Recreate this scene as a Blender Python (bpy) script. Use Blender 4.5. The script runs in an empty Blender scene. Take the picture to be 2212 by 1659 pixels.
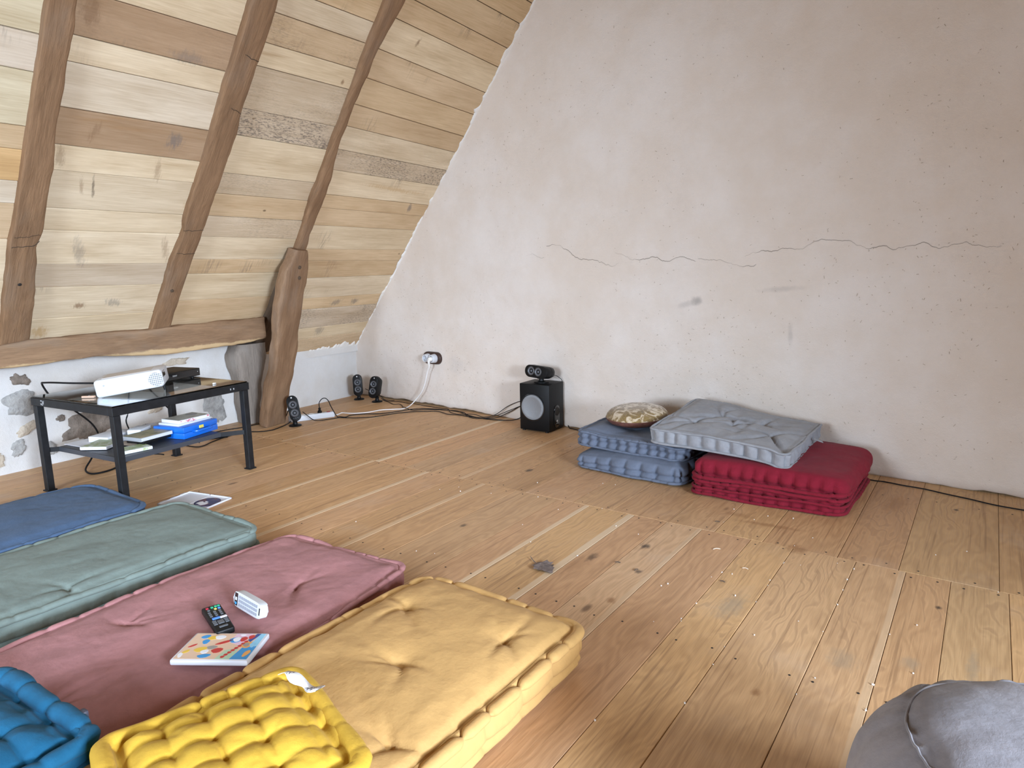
import bpy, bmesh, math, random
import numpy as np
from mathutils import Vector, Matrix

random.seed(7)
SC = bpy.context.scene
COL = SC.collection

# ------------------------------------------------------------------ camera
CAM_H = 1.08
F_PX, PITCH, ROLL, YAW = 1450.0, math.radians(9.72), math.radians(1.2), math.radians(35.5)
fw = Vector((-math.sin(YAW) * math.cos(PITCH), math.cos(YAW) * math.cos(PITCH), -math.sin(PITCH)))
r0 = Vector((math.cos(YAW), math.sin(YAW), 0))
d0 = fw.cross(r0)
rt = r0 * math.cos(ROLL) + d0 * math.sin(ROLL)
dn = -r0 * math.sin(ROLL) + d0 * math.cos(ROLL)
cd = bpy.data.cameras.new('camera')
cd.sensor_fit = 'HORIZONTAL'
cd.sensor_width = 36.0
cd.lens = 36.0 * F_PX / 2212.0
cd.clip_start = 0.05
cam = bpy.data.objects.new('camera', cd)
COL.objects.link(cam)
cam.matrix_world = Matrix(((rt.x, -dn.x, -fw.x, 0), (rt.y, -dn.y, -fw.y, 0), (rt.z, -dn.z, -fw.z, CAM_H), (0, 0, 0, 1)))
SC.camera = cam

# ------------------------------------------------------------------ world, daylight, exposure
W = bpy.data.worlds.new('world')
SC.world = W
W.use_nodes = True
W.node_tree.nodes['Background'].inputs[0].default_value = (0.55, 0.68, 0.9, 1)
W.node_tree.nodes['Background'].inputs[1].default_value = 0.6
SC.view_settings.view_transform = 'Standard'
SC.view_settings.look = 'None'
SC.view_settings.gamma = 1.0
SC.view_settings.use_curve_mapping = False
SC.view_settings.exposure = 0.32
SC.cycles.max_bounces = 8
SC.cycles.diffuse_bounces = 5
SC.cycles.sample_clamp_indirect = 6.0


def window_light(name, loc, direction, sx, sy, energy, color, spread=180):
    ld = bpy.data.lights.new(name, 'AREA')
    ld.shape = 'RECTANGLE'
    ld.size, ld.size_y = sx, sy
    ld.energy = energy
    ld.color = color
    ld.spread = math.radians(spread)
    o = bpy.data.objects.new(name, ld)
    COL.objects.link(o)
    o.location = loc
    o.rotation_euler = Vector(direction).to_track_quat('-Z', 'Y').to_euler()
    return o


# daylight by the dormer; unseen roof and gable windows added as fill light
window_light('daylight_dormer', (3.98, -0.55, 1.50), (-0.93, 0.30, -0.17), 1.3, 0.85, 82, (0.70, 0.825, 1.0), 60)
window_light('gable_window_fill', (-1.8, -3.06, 1.3), (-0.22, 1, -0.19), 1.3, 1.3, 68, (0.71, 0.84, 1.0), 98)  # unseen window behind the camera, set left for frontal fill
window_light('added_skylight_fill', (3.17, 0.95, 1.95), (-0.756, 0.0, -0.654), 0.95, 0.85, 40, (0.84, 0.92, 1.0), 90)  # added skylight, brightens the floor and the pouf

# ------------------------------------------------------------------ small tools


def link(o, parent=None):
    COL.objects.link(o)
    if parent is not None:
        o.parent = parent
    return o


def empty(name, loc=(0, 0, 0), rz=0.0, rot=None):
    o = bpy.data.objects.new(name, None)
    o.empty_display_size = 0.05
    o.location = loc
    o.rotation_euler = rot if rot is not None else (0, 0, rz)
    COL.objects.link(o)
    return o


def tag(o, label=None, cat=None, group=None, kind=None):
    if label: o['label'] = label
    if cat: o['category'] = cat
    if group: o['group'] = group
    if kind: o['kind'] = kind
    return o


def mesh_np(name, V, F, mat=None, smooth=True, parent=None, mats=None, fmat=None):
    me = bpy.data.meshes.new(name)
    V = np.asarray(V, dtype=np.float32)
    if isinstance(F, np.ndarray) and F.ndim == 2:
        k = F.shape[1]
        me.vertices.add(len(V)); me.vertices.foreach_set('co', V.ravel())
        me.loops.add(F.size); me.loops.foreach_set('vertex_index', F.ravel().astype(np.int32))
        me.polygons.add(len(F))
        me.polygons.foreach_set('loop_start', np.arange(0, F.size, k, dtype=np.int32))
        me.polygons.foreach_set('loop_total', np.full(len(F), k, dtype=np.int32))
        me.update(calc_edges=True)
    else:
        me.from_pydata([tuple(v) for v in V.tolist()], [], [tuple(f) for f in F])
        me.update()
    me.validate()
    if smooth:
        me.polygons.foreach_set('use_smooth', np.ones(len(me.polygons), dtype=bool))
    for m in (mats or ([mat] if mat else [])):
        me.materials.append(m)
    if fmat is not None:
        me.polygons.foreach_set('material_index', np.asarray(fmat, dtype=np.int32))
    me.update()
    return link(bpy.data.objects.new(name, me), parent)


class B:
    """collects shapes into one bmesh"""

    def __init__(s):
        s.bm = bmesh.new()
        s.mi = 0

    def _fin(s, vs, M=None):
        if M is not None:
            bmesh.ops.transform(s.bm, matrix=M, verts=vs)
        for f in {f for v in vs for f in v.link_faces}:
            f.material_index = s.mi
        return vs

    def box(s, c, size, bev=0.0, seg=2, M=None, rz=0.0):
        r = bmesh.ops.create_cube(s.bm, size=1.0)
        vs = r['verts']
        for v in vs:
            v.co = Vector((v.co.x * size[0], v.co.y * size[1], v.co.z * size[2]))
        if bev > 0:
            es = list({e for v in vs for e in v.link_edges})
            rr = bmesh.ops.bevel(s.bm, geom=es, offset=bev, segments=seg, affect='EDGES', profile=0.5)
            vs = list({v for f in rr['faces'] for v in f.verts} | {v for v in vs if v.is_valid})
        T = Matrix.Translation(Vector(c)) @ Matrix.Rotation(rz, 4, 'Z')
        bmesh.ops.transform(s.bm, matrix=(M @ T) if M is not None else T, verts=vs)
        return s._fin(vs)

    def lathe(s, prof, n=32, M=None, cap=True):
        rings = []
        for (r, z) in prof:
            if r < 1e-6:
                rings.append([s.bm.verts.new((0, 0, z))])
            else:
                rings.append([s.bm.verts.new((r * math.cos(2 * math.pi * i / n), r * math.sin(2 * math.pi * i / n), z)) for i in range(n)])
        for a, b in zip(rings, rings[1:]):
            for i in range(n):
                j = (i + 1) % n
                if len(a) == 1 and len(b) == 1: continue
                if len(a) == 1: s.bm.faces.new((a[0], b[j], b[i]))
                elif len(b) == 1: s.bm.faces.new((a[i], a[j], b[0]))
                else: s.bm.faces.new((a[i], a[j], b[j], b[i]))
        if cap:
            for q, rev in ((rings[0], True), (rings[-1], False)):
                if len(q) > 1: s.bm.faces.new(list(reversed(q)) if rev else q)
        vs = [v for q in rings for v in q]
        return s._fin(vs, M)

    def prism(s, pts, z0, z1, M=None, scale_top=1.0, bev=0.0, seg=2):
        n = len(pts)
        cx = sum(p[0] for p in pts) / n; cy = sum(p[1] for p in pts) / n
        a = [s.bm.verts.new((p[0], p[1], z0)) for p in pts]
        b = [s.bm.verts.new((cx + (p[0] - cx) * scale_top, cy + (p[1] - cy) * scale_top, z1)) for p in pts]
        fs = [s.bm.faces.new(list(reversed(a))), s.bm.faces.new(b)]
        for i in range(n):
            j = (i + 1) % n
            s.bm.faces.new((a[i], a[j], b[j], b[i]))
        vs = a + b
        if bev > 0:
            es = [e for f in fs for e in f.edges]
            rr = bmesh.ops.bevel(s.bm, geom=es, offset=bev, segments=seg, affect='EDGES', profile=0.5)
            vs = list({v for f in rr['faces'] for v in f.verts} | {v for v in vs if v.is_valid})
        return s._fin(vs, M)

    def tube(s, pts, rad, n=8):
        V, F = tube_np(pts, rad, n)
        vs = [s.bm.verts.new(v) for v in V]
        for f in F: s.bm.faces.new([vs[i] for i in f])
        return s._fin(vs)

    def build(s, name, mat, parent=None, smooth=True, angle=35, mats=None):
        bmesh.ops.recalc_face_normals(s.bm, faces=s.bm.faces)
        me = bpy.data.meshes.new(name)
        s.bm.to_mesh(me); s.bm.free()
        for m in (mats or [mat]): me.materials.append(m)
        if smooth:
            me.polygons.foreach_set('use_smooth', np.ones(len(me.polygons), dtype=bool))
            me.set_sharp_from_angle(angle=math.radians(angle))
        return link(bpy.data.objects.new(name, me), parent)


def spline(pts, step=0.012):
    P = np.array(pts, float)
    if len(P) < 3:
        n = max(2, int(np.linalg.norm(P[-1] - P[0]) / step))
        return P[0] + (P[-1] - P[0]) * np.linspace(0, 1, n)[:, None]
    Q = np.vstack([2 * P[0] - P[1], P, 2 * P[-1] - P[-2]])
    out = []
    for i in range(1, len(Q) - 2):
        n = max(2, int(np.linalg.norm(Q[i + 1] - Q[i]) / step))
        for k in range(n):
            t = k / n
            a, b, c, d = Q[i - 1], Q[i], Q[i + 1], Q[i + 2]
            out.append(0.5 * (2 * b + (c - a) * t + (2 * a - 5 * b + 4 * c - d) * t * t + (3 * b - a - 3 * c + d) * t ** 3))
    out.append(P[-1])
    return np.array(out)


def tube_np(P, rad, n=8, closed=False, squash=1.0):
    P = np.asarray(P, float)
    m = len(P)
    rad = np.broadcast_to(np.asarray(rad, float), (m,))
    if closed:
        T = np.roll(P, -1, 0) - np.roll(P, 1, 0)
    else:
        T = np.gradient(P, axis=0)
    T /= np.linalg.norm(T, axis=1)[:, None] + 1e-12
    up = np.tile(np.array([0, 0, 1.0]), (m, 1))
    vert = np.abs(T[:, 2]) > 0.95
    up[vert] = (1, 0, 0)
    X = np.cross(T, up); X /= np.linalg.norm(X, axis=1)[:, None] + 1e-12
    Y = np.cross(X, T)
    a = np.linspace(0, 2 * np.pi, n, endpoint=False)
    V = P[:, None, :] + rad[:, None, None] * (np.cos(a)[None, :, None] * X[:, None, :] + squash * np.sin(a)[None, :, None] * Y[:, None, :])
    V = V.reshape(-1, 3)
    F = []
    last = m if closed else m - 1
    for i in range(last):
        j = (i + 1) % m
        for k in range(n):
            l = (k + 1) % n
            F.append((i * n + k, i * n + l, j * n + l, j * n + k))
    if not closed:
        F.append(tuple(reversed(range(n)))); F.append(tuple(range((m - 1) * n, m * n)))
    return V, F


# smooth value noise in numpy ------------------------------------------------
def _h(ix, iy, seed):
    n = (ix.astype(np.int64) * 374761393 + iy.astype(np.int64) * 668265263 + seed * 974711) & 0x7fffffff
    n = ((n ^ (n >> 13)) * 1274126177) & 0x7fffffff
    return ((n ^ (n >> 16)) & 0xffff) / 65535.0 * 2 - 1


def vnoise(x, y, seed=0):
    x = np.asarray(x, float); y = np.asarray(y, float)
    ix = np.floor(x); iy = np.floor(y)
    fx = x - ix; fy = y - iy
    fx = fx * fx * fx * (fx * (fx * 6 - 15) + 10); fy = fy * fy * fy * (fy * (fy * 6 - 15) + 10)
    ix = ix.astype(np.int64); iy = iy.astype(np.int64)
    a = _h(ix, iy, seed); b = _h(ix + 1, iy, seed); c = _h(ix, iy + 1, seed); d = _h(ix + 1, iy + 1, seed)
    return (a * (1 - fx) + b * fx) * (1 - fy) + (c * (1 - fx) + d * fx) * fy


def fbm(x, y, seed=0, oct=4):
    s = 0; a = 1.0
    for o in range(oct):
        s = s + a * vnoise(x * 2 ** o, y * 2 ** o, seed + o * 17); a *= 0.5
    return s


# ------------------------------------------------------------------ materials
class NT:
    def __init__(s, name):
        s.m = bpy.data.materials.new(name)
        s.m.use_nodes = True
        s.t = s.m.node_tree
        s.b = s.t.nodes['Principled BSDF']

    def n(s, typ, ins=None, **kw):
        nd = s.t.nodes.new('ShaderNode' + typ)
        for k, v in kw.items(): setattr(nd, k, v)
        for k, v in (ins or {}).items():
            if isinstance(v, bpy.types.NodeSocket): s.t.links.new(v, nd.inputs[k])
            else: nd.inputs[k].default_value = v
        return nd

    def set(s, **kw):
        for k, v in kw.items():
            k = k.replace('_', ' ')
            if isinstance(v, bpy.types.NodeSocket): s.t.links.new(v, s.b.inputs[k])
            else: s.b.inputs[k].default_value = v
        return s

    def math(s, op, a, b=0.5, clamp=False):
        nd = s.n('Math', {0: a, 1: b}, operation=op); nd.use_clamp = clamp
        return nd.outputs[0]

    def ramp(s, fac, stops):
        nd = s.n('ValToRGB', {0: fac})
        e = nd.color_ramp.elements
        while len(e) > 1: e.remove(e[0])
        e[0].position, e[0].color = stops[0][0], (*stops[0][1], 1)
        for p, c in stops[1:]:
            k = e.new(p); k.color = (*c, 1)
        return nd.outputs[0]

    def g(s, v): return (v, v, v)

    def mix(s, fac, a, b, blend='MIX'):
        nd = s.n('Mix', data_type='RGBA', blend_type=blend)
        for idx, v in ((0, fac), (6, a), (7, b)):
            if isinstance(v, bpy.types.NodeSocket): s.t.links.new(v, nd.inputs[idx])
            else: nd.inputs[idx].default_value = v if idx == 0 else ((*v, 1) if len(v) == 3 else v)
        return nd.outputs[2]

    def noise(s, vec, scale, detail=3, rough=0.5, dist=0.0):
        return s.n('TexNoise', {'Vector': vec, 'Scale': scale, 'Detail': detail, 'Roughness': rough, 'Distortion': dist}).outputs[0]

    def maprange(s, v, a, b, c=0.0, d=1.0, smooth=True):
        nd = s.n('MapRange', {0: v, 1: a, 2: b, 3: c, 4: d})
        if smooth: nd.interpolation_type = 'SMOOTHSTEP'
        return nd.outputs[0]

    def mapping(s, vec, scale=(1, 1, 1), loc=(0, 0, 0), rot=(0, 0, 0)):
        return s.n('Mapping', {'Vector': vec, 'Scale': scale, 'Location': loc, 'Rotation': rot}).outputs[0]

    def bump(s, height, strength=0.3, dist=0.01, normal=None):
        ins = {'Height': height, 'Strength': strength, 'Distance': dist}
        if normal is not None: ins['Normal'] = normal
        return s.n('Bump', ins).outputs[0]


def plain(name, col, rough=0.5, metal=0.0, spec=0.5, noise=0.0, scale=60, bump=0.0, coat=0.0):
    t = NT(name)
    t.set(Base_Color=(*col, 1), Roughness=rough, Metallic=metal)
    t.b.inputs['Specular IOR Level'].default_value = spec
    if coat: t.b.inputs['Coat Weight'].default_value = coat
    if noise or bump:
        v = t.n('TexCoord').outputs['Object']
        nz = t.noise(v, scale, 4)
        if noise:
            t.set(Base_Color=t.mix(t.maprange(nz, 0.3, 0.7), tuple(c * (1 - noise) for c in col), tuple(min(1, c * (1 + noise)) for c in col)))
        if bump: t.set(Normal=t.bump(nz, bump, 0.003))
    return t.m


def cloth(name, col, var=0.10, weave=900, fine=0.25, sheen=0.04):
    t = NT(name)
    v = t.n('TexCoord').outputs['Object']
    big = t.noise(v, 7, 4, 0.55)
    mid = t.noise(v, 45, 3, 0.6)
    f = t.math('ADD', t.math('MULTIPLY', big, 0.65), t.math('MULTIPLY', mid, 0.35))
    dark = tuple(c * (1 - var) for c in col); lite = tuple(min(1, c * (1 + var)) for c in col)
    t.set(Base_Color=t.mix(t.maprange(f, 0.36, 0.64), dark, lite), Roughness=0.92)
    t.b.inputs['Specular IOR Level'].default_value = 0.15
    t.b.inputs['Sheen Weight'].default_value = sheen
    t.b.inputs['Sheen Roughness'].default_value = 0.5
    wv = t.noise(v, weave, 2, 0.6)
    wr = t.noise(v, 28, 4, 0.6)
    b1 = t.bump(wr, 0.22, 0.012)
    t.set(Normal=t.bump(wv, fine, 0.0015, b1))
    return t.m


KN, BS, GS_ = (0.07, 0.045, 0.03), (0.27, 0.13, 0.05), (0.30, 0.25, 0.18)
FLOOR_MARKS = [(-1.155, 2.115, .022, .05, 0, .8, KN), (-1.17, 2.03, .05, .12, 0, .35, BS), (-1.027, 2.315, .024, .030, 0, .95, KN), (-0.955, 2.095, .016, .022, 0, .8, KN), (-0.938, 1.852, .020, .026, 0, .7, BS), (-1.77, 2.10, .018, .028, 0, .8, KN),
               (-1.974, 2.91, .022, .040, 0, .9, KN), (-0.60, 2.03, .05, .12, .1, .55, GS_), (-0.68, 2.79, .16, .025, -.1, .5, BS), (-0.83, 2.84, .08, .03, 0, .4, BS), (-0.53, 2.60, .05, .05, 0, .7, BS), (-0.055, 2.37, .012, .016, 0, .95, KN), (-0.10, 1.98, .03, .05, 0, .45, GS_),
               (0.04, 2.05, .02, .12, 0, .5, GS_), (-0.05, 3.40, .014, .016, 0, .95, KN), (-0.28, 3.35, .06, .18, .1, .45, BS), (-0.255, 1.90, .05, .07, 0, .4, GS_), (-0.41, 1.62, .016, .022, 0, .7, BS)]
FLOOR_NODES = []


def wood_floor():
    t = NT('oak_floor')
    tc = t.n('TexCoord'); oi = t.n('ObjectInfo')
    rnd = oi.outputs['Random']
    off = t.n('CombineXYZ', {0: t.math('MULTIPLY', rnd, 37.0), 1: t.math('MULTIPLY', rnd, 91.0), 2: t.math('MULTIPLY', rnd, 13.0)}).outputs[0]
    p = t.n('VectorMath', {0: tc.outputs['Object'], 1: off}, operation='ADD').outputs[0]
    warp = t.noise(t.mapping(p, (5.5, 1.5, 5)), 1.0, 3, 0.55)
    warp2 = t.noise(t.mapping(p, (14, 3.0, 5)), 1.0, 2, 0.5)
    sx = t.n('SeparateXYZ', {0: p}).outputs[0]
    ph = t.math('ADD', t.math('ADD', t.math('MULTIPLY', sx, 150.0), t.math('MULTIPLY', warp, 80.0)), t.math('MULTIPLY', warp2, 8.0))
    rings = t.math('ADD', t.math('MULTIPLY', t.math('SINE', ph), 0.5), 0.5)
    pores = t.noise(t.mapping(p, (260, 9, 60)), 1.0, 3, 0.6)
    broad = t.noise(t.mapping(p, (7, 1.0, 5)), 1.0, 4, 0.6)
    grain = t.math('ADD', t.math('ADD', t.math('MULTIPLY', rings, 0.10), t.math('MULTIPLY', pores, 0.46)), t.math('MULTIPLY', broad, 0.52))
    fac = t.maprange(grain, 0.30, 0.78, 0.70, 1.25, False)
    gcol = t.n('CombineColor', {0: fac, 1: t.math('POWER', fac, 1.14), 2: t.math('POWER', fac, 1.3)}).outputs[0]
    base = t.mix(1.0, oi.outputs['Color'], gcol, 'MULTIPLY')
    lines = t.maprange(t.noise(t.mapping(p, (95, 1.6, 40), (5, 2, 3)), 1.0, 3, 0.55, 0.25), 0.56, 0.70)
    base = t.mix(t.math('MULTIPLY', lines, 0.42), base, (0.20, 0.105, 0.05))
    fig = t.maprange(t.math('MULTIPLY', rings, t.maprange(broad, 0.42, 0.62)), 0.55, 0.95)
    base = t.mix(t.math('MULTIPLY', fig, 0.34), base, (0.22, 0.12, 0.06))
    # pale sapwood strip along one edge of flagged planks
    gx = t.n('SeparateXYZ', {0: tc.outputs['Generated']}).outputs[0]
    edge = t.math('ADD', gx, t.math('MULTIPLY', t.math('SUBTRACT', broad, 0.5), 0.10))
    sap = t.math('MULTIPLY', t.maprange(edge, 0.86, 0.89), t.math('SUBTRACT', 1.0, oi.outputs['Alpha']))
    base = t.mix(sap, base, (0.66, 0.50, 0.33))
    # knots
    vor = t.n('TexVoronoi', {'Vector': t.mapping(p, (3.2, 1.3, 1)), 'Scale': 1.0, 'Randomness': 1.0})
    kn = t.maprange(vor.outputs['Distance'], 0.015, 0.055, 1.0, 0.0)
    base = t.mix(t.math('MULTIPLY', kn, 0.75), base, (0.10, 0.055, 0.03))
    # knots and water stains at their places on the floor (x, y)
    fc = t.n('TexCoord'); FLOOR_NODES.append(fc)
    fo = fc.outputs['Object']
    wob = t.math('MULTIPLY', t.math('SUBTRACT', t.noise(t.mapping(fo, (60, 26, 30)), 1.0, 3, 0.65), 0.5), 1.4)
    for (x, y, rx, ry, rot, amt, c) in FLOOR_MARKS:
        q = t.mapping(t.mapping(fo, (1, 1, 0), (-x, -y, 0)), (1, 1, 0), rot=(0, 0, rot))
        q = t.mapping(q, (1 / rx, 1 / ry, 0))
        dd = t.math('ADD', t.n('VectorMath', {0: q}, operation='LENGTH').outputs['Value'], wob)
        base = t.mix(t.maprange(dd, 0.15, 1.1, amt, 0.0), base, c)
    # grey-white dust and old stains
    du = t.maprange(t.noise(p, 2.3, 5, 0.6), 0.55, 0.78)
    base = t.mix(t.math('MULTIPLY', du, 0.26), base, (0.55, 0.46, 0.38))
    t.set(Base_Color=base, Roughness=t.maprange(pores, 0.3, 0.7, 0.42, 0.62))
    t.b.inputs['Specular IOR Level'].default_value = 0.35
    t.set(Normal=t.bump(t.math('ADD', t.math('MULTIPLY', pores, 0.7), t.math('MULTIPLY', rings, 0.2)), 0.22, 0.002))
    return t.m


G_, B_, O_, K_ = (0.17, 0.15, 0.14), (0.24, 0.14, 0.075), (0.50, 0.30, 0.12), (0.10, 0.07, 0.05)
BOARD_MARKS = [(1.913, 2.312, .045, .055, .2, .75, G_), (1.541, 2.301, .022, .06, .3, .6, B_), (1.669, 1.223, .038, .024, 0, .9, B_), (1.844, 1.234, .055, .03, .3, .55, G_), (1.593, 2.0, .008, .07, -.15, .8, K_), (1.54, 2.0, .010, .06, -.15, .5, B_),
               (1.60, 1.60, .032, .11, -.3, .45, G_), (2.043, 1.63, .024, .10, -.3, .5, B_), (1.419, 2.16, .024, .075, -.1, .55, B_), (1.871, 2.13, .022, .07, -.2, .5, B_), (1.427, 2.83, .045, .06, 0, .6, B_), (1.86, 2.745, .10, .035, 0, .5, G_), (1.50, 1.04, .05, .045, .3, .75, O_),
               (3.136, 3.17, .014, .032, .2, .85, B_), (3.772, 2.039, .022, .045, -.2, .85, G_), (3.53, 1.12, .06, .035, -.4, .6, G_), (3.72, 1.12, .05, .035, -.3, .7, G_), (3.503, 0.82, .05, .055, -.4, .55, G_), (3.55, 2.18, .35, .018, .05, .5, O_), (2.736, 2.824, .012, .018, 0, .9, B_), (2.09, 1.93, .03, .03, 0, .6, O_)]
MARK_NODES = []


def wood_boards():
    """pale sawn poplar boards of the roof lining; object colour is the tone, alpha < 1 brings grey mould"""
    t = NT('sawn_poplar')
    tc = t.n('TexCoord'); oi = t.n('ObjectInfo')
    rnd = oi.outputs['Random']
    off = t.n('CombineXYZ', {0: t.math('MULTIPLY', rnd, 61.0), 1: t.math('MULTIPLY', rnd, 43.0), 2: t.math('MULTIPLY', rnd, 17.0)}).outputs[0]
    p = t.n('VectorMath', {0: tc.outputs['Object'], 1: off}, operation='ADD').outputs[0]   # x along board, y across
    broad = t.noise(t.mapping(p, (1.6, 9, 5)), 1.0, 4, 0.6, 0.4)
    fine = t.noise(t.mapping(p, (6, 130, 30)), 1.0, 3, 0.65)
    fac = t.maprange(t.math('ADD', t.math('MULTIPLY', broad, 0.6), t.math('MULTIPLY', fine, 0.4)), 0.3, 0.72, 0.74, 1.16, False)
    gc = t.n('CombineColor', {0: fac, 1: t.math('POWER', fac, 1.25), 2: t.math('POWER', fac, 1.6)}).outputs[0]
    base = t.mix(1.0, oi.outputs['Color'], gc, 'MULTIPLY')
    # ochre streaks
    st = t.maprange(t.noise(t.mapping(p, (1.3, 16, 5), (7, 3, 1)), 1.0, 4, 0.6, 0.6), 0.60, 0.76)
    base = t.mix(t.math('MULTIPLY', st, 0.45), base, (0.36, 0.20, 0.085))
    # saw marks / grey smudges running across the board
    sm = t.math('MULTIPLY', t.maprange(t.noise(t.mapping(p, (2.2, 1.6, 1), (2, 9, 4)), 1.0, 3, 0.6), 0.62, 0.72),
                t.maprange(t.noise(t.mapping(p, (90, 9, 1), rot=(0, 0, 0.25)), 1.0, 2, 0.6), 0.42, 0.62))
    base = t.mix(t.math('MULTIPLY', sm, 0.55), base, (0.17, 0.13, 0.10))
    # mould on flagged boards
    mo = t.math('MULTIPLY', t.maprange(t.noise(t.mapping(p, (45, 170, 40)), 1.0, 5, 0.75), 0.47, 0.60),
                t.math('MULTIPLY', t.maprange(t.noise(p, 3.0, 3), 0.36, 0.60), t.math('SUBTRACT', 1.0, oi.outputs['Alpha'])))
    base = t.mix(t.math('MULTIPLY', mo, 0.8), base, (0.09, 0.075, 0.07))
    # small knots
    vor = t.n('TexVoronoi', {'Vector': t.mapping(p, (2.1, 3.3, 1), (0.3, 0.2, 0)), 'Scale': 1.0})
    kn = t.maprange(vor.outputs['Distance'], 0.018, 0.035, 1.0, 0.0)
    base = t.mix(t.math('MULTIPLY', kn, 0.8), base, (0.13, 0.08, 0.04))
    # individual stains, placed on the roof slope (y, s)
    rc = t.n('TexCoord'); MARK_NODES.append(rc)
    ro = rc.outputs['Object']
    wob = t.math('MULTIPLY', t.math('SUBTRACT', t.noise(t.mapping(p, (85, 22, 30)), 1.0, 4, 0.7), 0.5), 2.6)
    for (y, s_, ry, rs, rot, amt, c) in BOARD_MARKS:
        q = t.mapping(t.mapping(ro, (1, 1, 0), (-y, -s_, 0)), (1, 1, 0), rot=(0, 0, rot))
        q = t.mapping(q, (1 / ry, 1 / rs, 0))
        dd = t.math('ADD', t.n('VectorMath', {0: q}, operation='LENGTH').outputs['Value'], wob)
        base = t.mix(t.maprange(dd, 0.2, 1.15, amt * 0.85, 0.0), base, c)
    t.set(Base_Color=base, Roughness=0.78)
    t.b.inputs['Specular IOR Level'].default_value = 0.2
    t.set(Normal=t.bump(fine, 0.2, 0.002))
    return t.m


def old_timber(name, lo, hi, grey, sap=None):
    """hewn oak, grain along local Y"""
    t = NT(name)
    tc = t.n('TexCoord')
    p = tc.outputs['Object']
    broad = t.noise(t.mapping(p, (10, 2.2, 10)), 1.0, 5, 0.6, 0.5)
    fine = t.noise(t.mapping(p, (170, 7, 170)), 1.0, 4, 0.65)
    f = t.math('ADD', t.math('MULTIPLY', broad, 0.55), t.math('MULTIPLY', fine, 0.45))
    base = t.ramp(f, [(0.30, lo), (0.52, tuple((a + b) / 2 for a, b in zip(lo, hi))), (0.72, hi)])
    gr = t.maprange(t.noise(t.mapping(p, (5, 1.5, 5), (4, 2, 1)), 1.0, 4, 0.6), 0.50, 0.70)
    base = t.mix(t.math('MULTIPLY', gr, 0.6), base, grey)
    ck = t.maprange(t.noise(t.mapping(p, (75, 2.5, 75), (1, 5, 2)), 1.0, 3, 0.6, 0.4), 0.69, 0.76)
    base = t.mix(t.math('MULTIPLY', ck, 0.75), base, (0.035, 0.022, 0.015))
    if sap is not None:
        x = t.n('SeparateXYZ', {0: p}).outputs[0]
        e = t.math('ADD', x, t.math('MULTIPLY', t.math('SUBTRACT', t.noise(t.mapping(p, (6, 5, 6)), 1.0, 5, 0.7), 0.5), 0.055))
        base = t.mix(t.math('MULTIPLY', t.maprange(e, sap, sap + 0.012), 0.85), base, (0.56, 0.40, 0.22))
    t.set(Base_Color=base, Roughness=0.85)
    t.b.inputs['Specular IOR Level'].default_value = 0.2
    b1 = t.bump(broad, 0.5, 0.02)
    t.set(Normal=t.bump(t.math('ADD', fine, ck), 0.45, 0.004, b1))
    return t.m


def plaster(name, col, marks=(), straw=True):
    t = NT(name)
    v = t.n('TexCoord').outputs['Object']
    big = t.noise(v, 1.1, 5, 0.6)
    mid = t.noise(v, 5, 5, 0.6)
    f = t.math('ADD', t.math('MULTIPLY', big, 0.6), t.math('MULTIPLY', mid, 0.4))
    base = t.mix(t.maprange(f, 0.36, 0.66), tuple(c * k for c, k in zip(col, (0.93, 0.89, 0.84))), col)
    if straw:
        vw = t.n('VectorMath', {0: v, 1: t.n('TexNoise', {'Vector': v, 'Scale': 30, 'Detail': 1}).outputs[1]}, operation='ADD').outputs[0]
        a = t.noise(t.mapping(vw, (150, 150, 45)), 1.0, 1, 0.5)
        b = t.noise(t.mapping(vw, (45, 150, 150), (3, 1, 7)), 1.0, 1, 0.5)
        patch = t.maprange(t.noise(v, 2.2, 3), 0.42, 0.62, 0.25, 1.0)
        fl = t.math('MULTIPLY', t.math('MAXIMUM', t.maprange(a, 0.735, 0.775), t.maprange(b, 0.735, 0.775)), patch)
        base = t.mix(t.math('MULTIPLY', fl, 0.55), base, (0.26, 0.20, 0.14))
    for (loc, sx, sz, rot, amt, c) in marks:
        q = t.mapping(t.n('VectorMath', {0: v, 1: (-loc[0], 0, -loc[1])}, operation='ADD').outputs[0], (1, 0, 1), rot=(0, rot, 0))
        q = t.mapping(q, (1 / sx, 0, 1 / sz))
        dd = t.n('VectorMath', {0: q}, operation='LENGTH').outputs['Value']
        dd = t.math('ADD', dd, t.math('MULTIPLY', t.math('SUBTRACT', t.noise(v, 26, 4, 0.6), 0.5), 0.9))
        base = t.mix(t.maprange(dd, 0.15, 1.0, amt, 0.0), base, c)
    t.set(Base_Color=base, Roughness=0.95)
    t.b.inputs['Specular IOR Level'].default_value = 0.1
    gr = t.noise(v, 230, 3, 0.7)
    un = t.noise(v, 14, 4, 0.6)
    b1 = t.bump(un, 0.25, 0.02)
    t.set(Normal=t.bump(gr, 0.45, 0.004, b1))
    return t.m


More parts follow.
